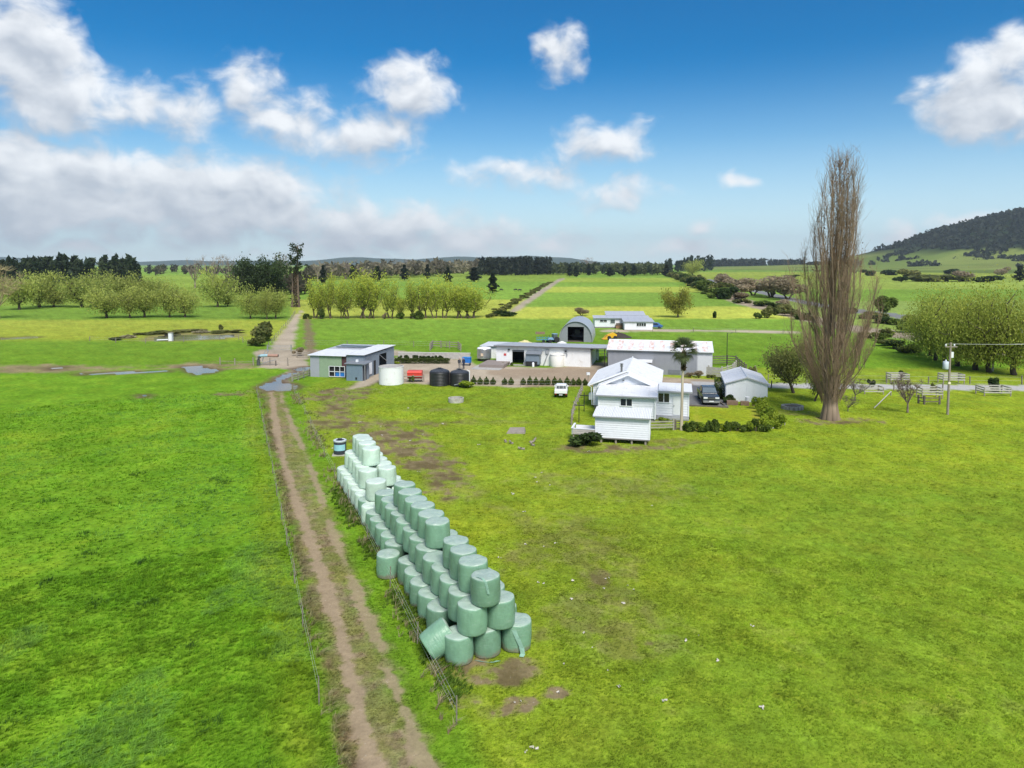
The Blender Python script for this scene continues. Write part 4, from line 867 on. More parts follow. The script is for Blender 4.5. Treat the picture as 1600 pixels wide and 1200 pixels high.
Lw = math.hypot(G(735, 561.5)[0] - G(622, 560)[0], G(735, 561.5)[1] - G(622, 560)[1])
for i in range(6): MB().box(i * Lw / 6, (i + 1) * Lw / 6 - .02, 0, .2, 0, 1.0).build('panel', CONC, w_)
MB().box(0, Lw, -.03, .23, 1.0, 1.08).build('coping', mat('pale_coping', (.6, .58, .55), .8), w_)

# ------------------------------------------------------------------ tanks, vats, bins
def at(name, label, cat, u, v, rot=0.0, group=None): x, y = G(u, v); return thing(name, label, cat, (x, y, 0), rot, group)
t = at('water_tank', 'big round white open-topped tank beside the workshop', 'tank', 611.5, 599.5)
MB().lathe([(1.6, 0), (1.63, .05), (1.63, 2.25), (1.66, 2.27), (1.66, 2.36), (1.54, 2.36), (1.54, 1.9), (.001, 1.9)], 36).build('shell', mat('tank_white', (.78, .79, .79), .5, .04, 1.5, dirt=(.5, .47, .4), dirt_amt=.25), t, True, auto=30)
MB().lathe([(1.6, 2.3), (1.62, 2.4), (1.50, 2.4), (1.48, 2.2)], 36).build('rim', CONC, t, True)
def ribbed_tank(label, u, v, s=1.0):
    t = at('water_tank', label, 'tank', u, v, .2, 'black plastic water tanks')
    prof = [(1.32, 0)]
    for i in range(9): z = .05 + i * .19; prof += [(1.32, z), (1.345, z + .05), (1.345, z + .12), (1.32, z + .17)]
    MB().lathe([(r * s, z * s) for r, z in prof] + [(1.30 * s, 1.82 * s), (1.2 * s, 1.9 * s)], 32).build('shell', BLACK, t, True, auto=25)
    lid = MB().lathe([(1.2 * s, 1.9 * s), (.7 * s, 2.1 * s), (.3 * s, 2.2 * s), (.001, 2.2 * s)], 32).build('roof', mat('tank_roof', (.05, .055, .065), .35, .2), t, True)
    for k in range(16): w = k * math.pi / 8; MB().tube([(1.2 * s * math.cos(w), 1.2 * s * math.sin(w), 1.92 * s), (.35 * s * math.cos(w), .35 * s * math.sin(w), 2.22 * s)], .025, 4).build('roof_rib', mat('tank_roof', (0, 0, 0)), lid)
    MB().lathe([(.25 * s, 2.2 * s), (.25 * s, 2.3 * s), (.001, 2.32 * s)], 14).build('hatch', BLACK, t, True)
    return t
ribbed_tank('round black ribbed water tank nearer the red feed bin', 687, 601.5); t2 = ribbed_tank('round black water tank beside the bush with white pipe', 718, 602, .95)
MB().tube([(1.2, -.95, 0), (1.2, -.95, 2.0), (.9, -.7, 2.1)], .06, 6).build('pipe', WHITE, t2); MB().tube([(-.3, -1.3, .4), (-.9, -1.6, .35)], .05, 6).build('outlet', GALV, t2)
t = at('feed_bin', 'red metal feed bin on a low trailer', 'bin', 648.5, 596)
REDM = mat('red_paint', (.60, .045, .03), .45, .1, 3.0)
MB().prism_x([(-.6, .75), (-.3, .45), (.5, .45), (.8, .75), (.8, 1.3), (.55, 1.5), (-.45, 1.5), (-.6, 1.3)], -.98, .98).build('hopper', REDM, t)
MB().box(-1.0, 1.0, -.66, -.60, 1.2, 1.28).build('lip', mat('red_paint_bright', (.7, .07, .05), .4), t); MB().box(-1.0, 1.0, -.5, .7, .36, .45).build('chassis', TIMBERP, t)
for x in (-.85, .85):
    for y in (-.4, .6): MB().box(x - .05, x + .05, y - .05, y + .05, 0, .36).build('leg', TIMBERD, t)
t = at('milk_vat', 'silver stainless milk vat with white domed top', 'vat', 756.5, 563.5)
MB().lathe([(1.15, .4), (1.18, .45), (1.18, 2.0), (1.15, 2.05)], 28).build('shell', mat('stainless', (.5, .5, .5), .3, .1, 2.0, metal=.8, dirt=(.45, .36, .28), dirt_amt=.4), t, True, auto=30)
MB().lathe([(1.18, 2.05), (1.05, 2.2), (.5, 2.32), (.001, 2.34)], 28).build('dome', WHITE, t, True); MB().lathe([(1.0, .0), (1.0, .4)], 16).build('base', DARK, t); MB().box(-.5, -.1, -1.22, -1.16, .9, 1.35).build('sticker', mat('sticker', (.6, .45, .33), .6, .4, 5.0), t)
t = at('plastic_tank', 'white round plastic tank in front of the milking shed', 'tank', 870.5, 572)
CREAM = mat('cream_tank', (.74, .73, .68), .55, .04, 1.0, dirt=(.45, .33, .2), dirt_amt=.15)
MB().lathe([(1.12, 0), (1.14, .1), (1.14, 1.75), (1.0, 1.95), (.4, 2.1), (.3, 2.1), (.3, 2.18), (.001, 2.2)], 26).build('shell', CREAM, t, True, auto=35); MB().lathe([(1.15, 1.72), (1.17, 1.76), (1.15, 1.8)], 26).build('band', TRIM, t, True)
t = at('feed_silo', 'square white silo tank with a rusty top beside the gate', 'tank', 907, 569)
MB().lathe([(1.2, 0), (1.22, .05), (1.22, 2.35), (1.2, 2.4), (.6, 2.5), (.001, 2.52)], 22).build('shell', CREAM, t, True, auto=30); MB().lathe([(1.225, 2.18), (1.24, 2.2), (1.24, 2.34), (1.225, 2.36)], 22).build('rust_band', mat('rust', (.45, .22, .08), .8, .4, 4.0), t, True)
t = at('fuel_bin', 'blue rectangular bin on dark legs beside the loading slab', 'bin', 729.5, 571, RB)
MB().box(-.62, .62, -.4, .4, .45, 1.25).build('body', BLUEP, t); MB().box(-.66, .66, -.44, .44, 1.25, 1.32).build('lid', mat('blue_lid', (.03, .22, .6), .45), t)
for x in (-.5, .5):
    for y in (-.3, .3): MB().box(x - .05, x + .05, y - .05, y + .05, 0, .45).build('leg', DARK, t)
t = at('drum', 'black wrapped round drum with pale blue panel on a pallet', 'drum', 531.5, 710.5, .1)
MB().lathe([(.50, .12), (.52, .15), (.52, 1.2), (.50, 1.26), (.2, 1.28), (.001, 1.28)], 26).build('shell', mat('dark_drum', (.035, .04, .055), .4, .2, 5.0), t, True, auto=30)
m = MB()
for k in range(12): a0 = math.radians(-150 + k * 10); a1 = math.radians(-150 + k * 10 + 10); m.quad((.526 * math.cos(a0), .526 * math.sin(a0), .45), (.526 * math.cos(a1), .526 * math.sin(a1), .45), (.526 * math.cos(a1), .526 * math.sin(a1), .95), (.526 * math.cos(a0), .526 * math.sin(a0), .95))
m.build('blue_panel', mat('pale_blue', (.30, .58, .66), .5, .1), t); MB().lathe([(.53, 1.14), (.545, 1.16), (.545, 1.26), (.48, 1.30), (.44, 1.27)], 26).build('rim', mat('pale_rim', (.5, .55, .58), .5), t, True); MB().box(-.2, .15, -.1, .2, 1.27, 1.36).build('clamp', BLACK, t)
for y in (-.5, -.1, .3): MB().box(-.6, .75, y, y + .18, 0, .11).build('pallet_board', TIMBERP, t)
t = at('water_trough', 'low round concrete trough standing in the paddock', 'trough', 712.5, 628)
MB().lathe([(.88, 0), (.9, .4), (.9, .5), (.78, .5), (.76, .12), (.001, .12)], 26).build('ring', mat('pale_concrete', (.45, .43, .38), .9, .25, 3.0, dirt=(.25, .22, .16), dirt_amt=.4), t, True, auto=40); MB().lathe([(.76, .2), (.001, .2)], 20).build('soil', mat('trough_soil', (.12, .10, .06), .9), t)
t = at('stone_ring', 'round stone planter ring left of the poplar', 'planter', 1238, 638.5)
for k in range(16): w = k * math.pi / 8; MB().box(-.18, .18, -.13, .13, 0, .34 + .05 * rnd.random()).build('stone', mat('ring_stone', (.33, .31, .28), .9, .3, 5.0), t, loc=(1.05 * math.cos(w), .95 * math.sin(w), 0), rot=(0, 0, w + math.pi / 2))
MB().lathe([(.95, .22), (.6, .30), (.001, .34)], 18).build('soil', mat('trough_soil', (0, 0, 0)), t, True)
t = at('trough_lid', 'flat brown concrete lid lying in the paddock', 'lid', 807, 676); MB().hexa([(-.95, -.45, 0), (.8, -.5, 0), (.9, .5, 0), (-.7, .5, 0), (-.9, -.4, .12), (.75, -.45, .16), (.8, .45, .42), (-.6, .4, .42)]).build('slab', mat('lid_brown', (.24, .21, .18), .85, .2), t)
for i, (u, v, L, tx) in enumerate(((802, 694, .35, 'upright'), (820, 703, .6, 'pale split'), (829, 692, .5, 'leaning grey'), (835, 697, .45, 'short stubby'), (791, 692, .25, 'small flat'))):
    o = at('log', f'{tx} log lying in the grass beyond the bales', 'log', u, v, rnd.uniform(0, 3)); MB().tube([(0, 0, .08), (L * .5, .02, .10), (L, .05, .2 if i == 1 else L * .9)], [.11, .10, .09], 8).build('trunk', TIMBER, o); MB().tube([(L * .4, 0, .1), (L * .55, .2, .28)], [.05, .03], 6).build('branch_stub', TIMBERD, o)
t = at('water_drum', 'small pale blue barrel against the pump hut', 'barrel', 549, 594.2); MB().lathe([(.28, 0), (.32, .3), (.32, .6), (.28, .9), (.001, .9)], 16).build('shell', mat('blue_barrel', (.16, .36, .55), .45), t, True); MB().lathe([(.325, .28), (.335, .3), (.325, .32)], 16).lathe([(.325, .58), (.335, .6), (.325, .62)], 16).build('hoop', TRIM, t)
t = at('effluent_pipe', 'big blue and rust bent pipe on a stand over the lane', 'pipe', 404, 571)
MB().tube([(0, 0, .0), (0, 0, .9), (.05, 0, 1.25), (.3, 0, 1.5)], [.28, .26, .25, .25], 10).build('riser', mat('dark_pipe', (.07, .075, .07), .7, .3), t, True)
MB().tube([(0.0, 0, 1.1), (.12, 0, 1.42), (.45, 0, 1.55), (1.5, 0, 1.58)], [.2, .22, .22, .22], 12).build('blue_elbow', mat('pale_blue_pipe', (.30, .46, .52), .5, .1), t, True)
MB().tube([(1.5, 0, 1.58), (3.1, 0, 1.55)], [.235, .235], 12).build('rust_outlet', mat('rust_pipe', (.36, .21, .16), .7, .2), t, True); MB().tube([(3.11, 0, 1.55), (3.13, 0, 1.55)], .2, 12).build('mouth', DARK, t)
MB().tube([(.1, 0, .15), (2.0, -.2, .75), (2.9, -.3, .95)], .05, 6).build('strut', GALV, t); MB().box(2.75, 2.9, -.4, -.25, 0, .8).build('stand', TIMBERD, t); MB().tube([(.5, .3, .6), (.8, .6, 2.0), (1.2, .7, 2.7), (1.35, .7, 2.2), (1.0, .6, 1.5)], .06, 6).build('lever', GALV, t)
t = at('standpipe', 'white standpipe box standing in the pond', 'pump', 267, 532.5); MB().box(-.35, .35, -.35, .35, 0, 1.6).build('box', WHITE, t); MB().box(-.4, .4, -.4, .4, 1.6, 1.68).build('cap', CONC, t); MB().tube([(-.4, -.4, .3), (-2.5, -.8, .25)], .12, 6).build('float_arm', WHITE, t)
t = at('letter_box', 'white box on a post at the house corner', 'box', 919, 601); MB().box(-.05, .05, -.05, .05, 0, 1.3).build('post', TIMBER, t); MB().box(-.22, .22, -.2, .2, 1.3, 1.6).build('box', WHITE, t)
for lb, u, v in (('nearer black T-shaped clothes line post', 904.6, 660), ('farther black T-shaped clothes line post', 912.6, 643)):
    t = at('clothes_post', lb + ' left of the house', 'post', u, v, RB); MB().tube([(0, 0, 0), (0, 0, 2.1)], .045, 6).build('pole', BLACK, t); MB().box(-.5, .5, -.04, .04, 1.72, 1.8).build('crossbar', BLACK, t)
t = at('planter', 'row of brown timber planters before the garage', 'planter', 1160, 633, RB)
for x0, x1 in ((-1.7, -.5), (-.2, .7), (1.1, 2.3)): MB().box(x0, x1, -.3, .3, 0, .45).build('box', mat('planter_brown', (.20, .13, .09), .85, .25), t)
t = at('white_pot', 'tall white pot standing before the garage', 'pot', 1167.5, 631); MB().lathe([(.15, 0), (.2, .3), (.24, .75), (.2, .75), (.18, .6), (.001, .6)], 12).build('bowl', WHITE, t, True); MB().lathe([(.24, .72), (.27, .75), (.27, .8), (.24, .82)], 12).build('rim', WHITE, t)
t = at('kerb', 'dark timber edging along the driveway end', 'edging', 1074, 634.5); e = G(1138, 637.5); o_ = G(1074, 634.5); MB().hexa([(0, 0, 0), (e[0] - o_[0], e[1] - o_[1], 0), (e[0] - o_[0], e[1] - o_[1] + .15, 0), (0, .15, 0), (0, 0, .16), (e[0] - o_[0], e[1] - o_[1], .16), (e[0] - o_[0], e[1] - o_[1] + .15, .16), (0, .15, .16)]).build('front_sleeper', TIMBERD, t); MB().box(e[0] - o_[0] - .15, e[0] - o_[0], .2, 2.5, 0, .14).build('side_sleeper', TIMBERD, t)
for lb, p_, q_ in (('pale plank propped across the grass right of the poplar', (1366, 638, 0.05), (1392, 618, .5)), ('grey plank leaning on the hedge corner', (1204, 672, .05), (1226, 664, .45))):
    a = G(p_[0], p_[1]); b = G(q_[0], q_[1]); t = thing('plank', lb, 'plank', (*a, 0)); MB().tube([(0, 0, p_[2]), (b[0] - a[0], b[1] - a[1], q_[2])], .06, 4).build('board', TIMBERP, t); MB().box(b[0] - a[0] - .05, b[0] - a[0] + .05, b[1] - a[1] - .05, b[1] - a[1] + .05, 0, q_[2]).build('prop', TIMBER, t)
# slatted tree guards with a young plant inside
def guard(lb, u0, u1, v, hgt, dep=1.4, mt=None, tree_h=1.5):
    a, b = G(u0, v), G(u1, v); L = b[0] - a[0]
    t = thing('tree_guard', lb, 'tree guard', (a[0], a[1], 0), -.08, 'wooden tree guards along the road')
    for x in (0, L):
        for y in (0, dep): MB().box(x - .05, x + .05, y - .05, y + .05, 0, hgt).build('post', mt or TIMBER, t)
    n = 3 if hgt > 1 else 2
    for i in range(n):
        z = hgt * (.45 + .5 * i / max(1, n - 1)) - .1
        for y in (-.07, dep + .04): MB().box(-.06, L + .06, y, y + .03, z, z + .14).build('rail', mt or TIMBERP, t)
        for x in (-.07, L + .04): MB().box(x, x + .03, -.05, dep + .05, z, z + .14).build('rail', mt or TIMBERP, t)
    return t
guard('tree guard behind the bare little tree near the road', 1392, 1419, 599, 1.3); guard('tree guard on the far roadside behind the power pole', 1474, 1505, 600, 1.35); guard('tree guard beside a dark broken frame left of the power pole', 1441, 1471, 623, 1.3, mt=None); guard('wide low tree guard at the right with a dark young shrub', 1538, 1577, 619, 1.1, 1.8); guard('weathered tree guard right of the poplar', 1351, 1379, 616, .9)
rail_fence('broken_frame', 'dark broken timber frame left of the power pole', GP((1435,630),(1444,632),(1468,632)), 1.6, (.35, .75), TIMBERD, 1.0, 'frame', .05)

# ------------------------------------------------------------------ the power poles and line
def insulators(par, z): 
    for x in (-.45, .45): MB().lathe([(.05, 0), (.09, .06), (.05, .1), (.09, .16), (.03, .24)], 8).build('insulator', WHITE, par, True, loc=(x, 0, z))
pp = at('power_pole', 'slim timber power pole with a white transformer', 'power pole', 1480.5, 648); PX, PY = pp.location.x, pp.location.y
MB().tube([(0, 0, 0), (.05, 0, 7.7)], [.13, .10], 10).build('pole', TIMBER, pp, True); MB().box(-.55, .75, -.05, .05, 7.2, 7.3).build('crossarm', TIMBER, pp); insulators(pp, 7.3)
tr_ = MB().lathe([(.25, 0), (.28, .05), (.28, .75), (.24, .8), (.001, .82)], 14).build('transformer', mat('transformer_paint', (.55, .62, .68), .5), pp, True, loc=(-.45, -.1, 4.9)); MB().lathe([(.06, .8), (.08, .9), (.04, 1.0)], 8).build('bushing', WHITE, tr_); MB().box(.1, .35, -.1, .1, 6.1, 6.7).build('fuse_box', WHITE, pp); MB().box(-.14, .14, -.14, -.10, 3.3, 3.5).build('tag_plate', mat('yellow_tag', (.75, .7, .5), .5), pp)
p2 = at('power_pole', 'grey timber power pole among the right-hand willows', 'power pole', 1551, 580); MB().tube([(0, 0, 0), (0, 0, 8.2)], [.14, .11], 10).build('pole', TIMBERP, p2, True); MB().box(-.55, .55, -.05, .05, 7.6, 7.7).build('crossarm', TIMBER, p2); insulators(p2, 7.7)
p3 = at('light_pole', 'thin dark lamp pole in the stock yard', 'pole', 1135.5, 572); MB().tube([(0, 0, 0), (0, 0, 5.2)], [.07, .05], 8).build('pole', BLACK, p3); MB().tube([(0, 0, 5.15), (.9, 0, 5.25)], .04, 6).build('arm', BLACK, p3)
wr = thing('power_line', 'overhead power line running right from the pole', 'power line', (PX, PY, 0)); e = (95.0, 100.0)
for k, x in enumerate((-.45, .45)):
    MB().tube([(x + (e[0] - PX) * s, (e[1] - PY) * s, 7.55 - 1.1 * math.sin(math.pi * s)) for s in np.linspace(0, 1, 14)], .014, 4, False).build('wire', WIRE, wr)

# ------------------------------------------------------------------ vegetation
def leaf_quads(P, size, r, drop=0.0, flat=0.0, aspect=2.0):
    """one small leaf-spray quad at each point; drop pulls its long axis downwards"""
    n = len(P); a = r.normal(size=(n, 3)); a[:, 2] = a[:, 2] * (1 - flat) - drop * 2; a /= np.linalg.norm(a, axis=1)[:, None] + 1e-9
    b = np.cross(a, r.normal(size=(n, 3))); b /= np.linalg.norm(b, axis=1)[:, None] + 1e-9
    s = (size * r.uniform(.6, 1.4, n))[:, None]; L = a * s * aspect / 2; Wd = b * s / 2
    V = np.stack([P - L - Wd * .5, P - L * .2 + Wd, P + L + Wd * .2, P + L * .2 - Wd], 1).reshape(-1, 3)
    return V, np.arange(4 * n).reshape(-1, 4)
def leaf_mesh(name, P, size, c0, c1, r, drop=0., aspect=2., clump=None, mt=None):
    V, Q = leaf_quads(P, size, r, drop, 0., aspect)
    t = np.clip(r.normal(.5, .25, len(P)) if clump is None else clump + r.normal(0, .18, len(P)), 0, 1)[:, None]
    c = np.array(c0) * (1 - t) + np.array(c1) * t
    return mesh_np(name, V, Q=Q, mat=mt or LEAF, col=np.repeat(c, 4, 0))
def branch_mesh(name, segs, col, r, n=5, mt=None):
    """segs: list of (points, radii)"""
    m = MB()
    for pts, rad in segs: m.tube(pts, list(rad), n, False)
    V = np.array(m.v, np.float32); c = np.array(col) * np.repeat(r.uniform(.6, 1.3, len(V) // n + 1), n)[:len(V), None]
    return mesh_np(name, V, Q=np.array([f for f in m.f]), mat=mt or TWIG, col=c, smooth=True)
def curve(a, b, bend, r, k=4):
    a, b = np.array(a, float), np.array(b, float); o = r.normal(size=3) * bend * np.linalg.norm(b - a); ts = np.linspace(0, 1, k)
    return [tuple(a + (b - a) * t + o * math.sin(math.pi * t)) for t in ts]
def make_tree(name, kind, seed, H=10., Wd=9., leaves=2600, size=.30, c0=(.05, .09, .015), c1=(.16, .2, .03), trunk_c=(.10, .075, .055), drop=.3, bare=.08, nl=8, low=.2, fill=.5, stems=1, lean=0., sp=1.0):
    r = np.random.default_rng(seed); segs = []; tips = []
    for s in range(stems):
        bx, by = (r.normal(0, .35, 2) if stems > 1 else (0, 0)); tr = H * .028 * (1 if stems == 1 else .6)
        fork = np.array([bx * 2 + lean, by * 2, H * bare + H * .08]); segs.append((curve((bx, by, -.1), fork, .05, r), np.linspace(tr * 1.4, tr, 4)))
        for i in range(nl):
            w = 2 * math.pi * (i + r.uniform(-.3, .3)) / nl; rad = Wd / 2 * r.uniform(.35, .92); top = H * r.uniform(.62, 1.0) * (1 - .30 * (rad / (Wd / 2)) ** 2)
            e = np.array([fork[0] + rad * math.cos(w), fork[1] + rad * math.sin(w), top]); pts = curve(fork, e, .10, r, 5); segs.append((pts, np.linspace(tr * .62, tr * .12, 5)))
            tips.append(e)
            for j in range(3):
                q = np.array(pts[r.integers(1, 5)]); e2 = q + np.array([r.normal(0, Wd * .13), r.normal(0, Wd * .13), r.uniform(.02, .22) * H]); segs.append((curve(q, e2, .1, r, 3), np.linspace(tr * .25, tr * .06, 3))); tips.append(e2)
    tips = np.array(tips); nt = len(tips)
    # clumps round the branch ends, hanging a little, with gaps between
    k = r.integers(0, nt, leaves); spread = np.array([Wd * .085, Wd * .085, H * .075]) * sp
    tone = r.uniform(.15, .85, nt)
    P = tips[k] + r.normal(size=(leaves, 3)) * spread
    if drop: P[:, 2] -= np.abs(r.normal(0, 1, leaves)) * H * .10 * drop * 2 * (r.random(leaves) < .6)
    P = np.where((r.random(leaves) < .3)[:, None], P * np.array([.92, .92, 1]) * r.uniform(.55, 1, (leaves, 1)), P); lo_ = P[:, 2] < H * low; P[lo_, 2] = H * r.uniform(low * .7, low * 2.4, lo_.sum())
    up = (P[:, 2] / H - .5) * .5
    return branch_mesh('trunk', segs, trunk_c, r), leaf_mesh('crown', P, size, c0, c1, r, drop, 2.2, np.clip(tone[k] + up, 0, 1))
def bush_mesh(seed, n=500, size=.16, c0=(.03, .06, .012), c1=(.11, .16, .03), shape='round', blobs=5):
    r = np.random.default_rng(seed)
    if shape == 'round':
        c = r.normal(size=(blobs, 3)) * np.array([.25, .25, .16]) + np.array([0, 0, .48]); k = r.integers(0, blobs, n); d = r.normal(size=(n, 3)); d /= np.linalg.norm(d, axis=1)[:, None]
        P = c[k] + d * (r.uniform(.35, 1, n) ** .5 * r.uniform(.20, .34, blobs)[k])[:, None]; P[:, 2] = np.abs(P[:, 2]); tone = r.uniform(.2, .8, blobs)[k]
    elif shape == 'box':
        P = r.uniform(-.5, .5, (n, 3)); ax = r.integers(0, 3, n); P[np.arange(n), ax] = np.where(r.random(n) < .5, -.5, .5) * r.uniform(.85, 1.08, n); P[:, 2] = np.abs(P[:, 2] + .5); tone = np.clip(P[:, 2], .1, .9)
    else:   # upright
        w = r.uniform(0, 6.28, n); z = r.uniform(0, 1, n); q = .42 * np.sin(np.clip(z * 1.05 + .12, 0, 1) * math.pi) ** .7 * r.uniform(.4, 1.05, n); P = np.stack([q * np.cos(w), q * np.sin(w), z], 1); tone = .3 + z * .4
    return leaf_mesh('foliage', P, size, c0, c1, r, 0., 1.7, tone)
def stem_mesh(seed, c=(.10, .08, .06), k=4, h=.5):
    r = np.random.default_rng(seed); return branch_mesh('stem', [(curve((r.normal(0, .04), r.normal(0, .04), -.02), (r.normal(0, .18), r.normal(0, .18), h * r.uniform(.8, 1.3)), .1, r, 3), (.03, .022, .012)) for _ in range(k)], c, r)
PROTO = {}
YG0, YG1 = (.23, .29, .045), (.56, .60, .09)          # spring willow
GG0, GG1 = (.23, .28, .065), (.48, .52, .13)
DG0, DG1 = (.022, .042, .018), (.075, .11, .04)
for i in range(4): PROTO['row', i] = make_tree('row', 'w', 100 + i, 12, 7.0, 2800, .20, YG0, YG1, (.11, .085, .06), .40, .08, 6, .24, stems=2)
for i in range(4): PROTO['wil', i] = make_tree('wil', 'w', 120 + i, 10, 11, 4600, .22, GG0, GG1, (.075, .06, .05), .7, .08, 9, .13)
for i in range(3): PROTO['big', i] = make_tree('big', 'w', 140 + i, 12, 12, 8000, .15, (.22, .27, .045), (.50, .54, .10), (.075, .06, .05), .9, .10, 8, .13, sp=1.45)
for i in range(2): PROTO['dark', i] = make_tree('dark', 'w', 160 + i, 14, 12, 5200, .34, DG0, DG1, (.05, .04, .035), .1, .08, 10, .10)
PROTO['light', 0] = make_tree('light', 'w', 171, 6, 7, 7000, .12, (.14, .16, .05), (.30, .31, .09), (.05, .04, .035), .3, .10, 9, .14, lean=-.6)
PROTO['lone', 0] = make_tree('lone', 'w', 175, 8, 8.5, 4500, .20, (.19, .20, .04), (.40, .39, .08), (.10, .08, .06), .5, .05, 9, .12)
def bare_tree(seed, H=14, Wd=9, c=(.27, .22, .18), fine=240, vase=.5):
    r = np.random.default_rng(seed); segs = []; fork = np.array([0, 0, H * .22]); segs.append((curve((0, 0, -.1), fork, .02, r), np.linspace(H * .03, H * .02, 4)))
    ends = []
    for i in range(12):
        w = r.uniform(0, 6.28); rad = Wd / 2 * r.uniform(.2, .95); e = np.array([rad * math.cos(w), rad * math.sin(w), H * r.uniform(.7, .98) * (1 - .2 * (2 * rad / Wd) ** 2)]); p = curve(fork, e, .08, r, 5); segs.append((p, np.linspace(H * .011, H * .003, 5))); ends += p[2:]
    for i in range(fine):
        q = np.array(ends[r.integers(0, len(ends))]); e = q + np.array([r.normal(0, Wd * .07), r.normal(0, Wd * .07), r.uniform(.03, .14) * H]); segs.append((curve(q, e, .08, r, 3), np.linspace(H * .0035, H * .0012, 3)))
    return branch_mesh('trunk', segs[:13], c, r, 5), branch_mesh('twigs', segs[13:], tuple(x * 1.05 for x in c), r, 3)
for i in range(3): PROTO['bare', i] = bare_tree(200 + i)
_r = np.random.default_rng(77)
def conifer_pts(r, H, rad, n, flat=1.0):
    z = r.uniform(.06, 1, n) ** .85; q = rad * (1 - z) ** .55 * (.75 + .35 * np.sin(z * 19 + 3 * r.random())) * r.uniform(.45, 1.1, n) + .12; w = r.uniform(0, 6.28, n); return np.stack([q * np.cos(w), q * np.sin(w), z * H], 1)
def conifer(seed):
    r = np.random.default_rng(seed); return branch_mesh('trunk', [(curve((0, 0, 0), (0, 0, 16), .01, r), np.linspace(.4, .08, 4))], (.06, .05, .04), r), leaf_mesh('crown', conifer_pts(r, 18, 4.2, 900), .9, (.012, .022, .012), (.04, .058, .025), r, .1, 1.8)
for i in range(2): PROTO['con', i] = conifer(230 + i)

def plant(kind, name, label, u, v, hpx, wpx, group, cat='tree', pick=None, at_xy=None, rot=None):
    ks = sorted([k for k in PROTO if k[0] == kind]); k = ks[(pick if pick is not None else rnd.randrange(99)) % len(ks)]; a, b = PROTO[k]
    x, y = at_xy or G(u, v); m_ = mpp(v) if at_xy is None else y / FPX
    dims = {'row': (12, 7.6), 'wil': (10, 11.5), 'big': (12, 12.5), 'dark': (14, 12.5), 'light': (6, 7), 'lone': (8, 8.8), 'bare': (13.8, 9), 'con': (18, 8)}[kind]
    t = thing(name, label, cat, (x, y, 0), rnd.uniform(0, 6.28) if rot is None else rot, group); sz = hpx * m_ / dims[0]; sx = wpx * m_ / dims[1]
    t.scale = (sx, sx, sz); link('trunk', a, t); link('twigs' if kind == 'bare' else 'crown', b, t); return t
def ordn(i):
    tens = ('twenty', 'thirty', 'forty', 'fifty', 'sixty', 'seventy', 'eighty'); return N2[i] if i < 19 else (tens[(i + 1) // 10 - 2] + '-' + N2[(i + 1) % 10 - 1] if (i + 1) % 10 else tens[(i + 1) // 10 - 2].replace('y', 'ieth'))
N2 = ['first', 'second', 'third', 'fourth', 'fifth', 'sixth', 'seventh', 'eighth', 'ninth', 'tenth', 'eleventh', 'twelfth', 'thirteenth', 'fourteenth', 'fifteenth', 'sixteenth', 'seventeenth', 'eighteenth', 'nineteenth', 'twentieth', 'twenty-first', 'twenty-second', 'twenty-third', 'twenty-fourth', 'twenty-fifth', 'twenty-sixth', 'twenty-seventh', 'twenty-eighth', 'twenty-ninth', 'thirtieth']
for i, (u, top, w_) in enumerate(((490, 433, 34), (503, 462, 20), (519, 427, 28), (532, 446, 24), (545, 438, 34), (560, 428, 38), (574, 426, 40), (585, 440, 26), (612, 435, 34), (627, 462, 22), (639, 440, 28), (666, 433, 40), (681, 441, 30), (694, 438, 34), (712, 444, 34), (725, 446, 36), (739, 448, 56))):
    plant('row', 'willow_tree', f'yellow-green upright willow, {N2[i]} from the lane end in the row behind the sheds', u, 497.5, 497 - top, w_ * 1.15, 'row of spring willows behind the sheds')
for i, (u, v, top, w_, tx) in enumerate(((166, 497, 450, 62, 'leftmost willow of the near clump behind the pond'), (203, 497, 452, 44, 'leaning willow in the near clump behind the pond'), (226, 496, 448, 56, 'middle willow of the clump behind the pond'), (265, 496, 444, 46, 'willow fourth in the clump behind the pond'), (289, 496, 448, 46, 'rightmost willow of the clump behind the pond'), (128, 480, 428, 70, 'broad willow behind the left end of the pond clump'), (160, 474, 428, 56, 'distant willow above the pond clump, left one'), (203, 474, 428, 62, 'distant willow above the pond clump, right one'), (238, 474, 432, 46, 'distant willow above the pond clump, farthest right'), (340, 480, 426, 52, 'lone round willow between pond and dark evergreens'), (356, 479, 455, 26, 'small willow beside the lone round one'), (62, 480, 430, 70, 'wide hazy willow near the photo left edge'), (84, 480, 446, 50, 'lower willow near the photo left edge'), (30, 484, 428, 56, 'yellowish willow at the photo left edge'), (391, 498, 452, 40, 'left willow of the three beside the gravel lane'), (417, 499, 458, 28, 'thin middle willow of the three beside the gravel lane'), (431, 498, 449, 40, 'right willow of the three beside the gravel lane'))):
    plant('wil', 'willow_tree', tx, u, v, v - top, w_ * 1.15, 'rounded willows in the left paddocks')
for i, (u, v, top, w_) in enumerate(((1462, 563, 462, 90), (1477, 566, 455, 100), (1496, 572, 450, 110), (1524, 578, 455, 125), (1546, 582, 462, 110), (1585, 586, 452, 130))):
    plant('big', 'willow_tree', f'large olive-green willow, {N2[i]} from the left in the right-hand grove', u, v, v - top, w_, 'large willows at the right')
plant('big', 'willow_tree', 'sprawling willow limb tree leaning left beside the railway strip', 1455, 556, 80, 90, 'large willows at the right')
plant('dark', 'evergreen_tree', 'left of the two big dark evergreens', 392, 472, 71, 52, 'dark evergreens by the lane'); plant('dark', 'evergreen_tree', 'right of the two big dark evergreens', 426, 472, 68, 56, 'dark evergreens by the lane')
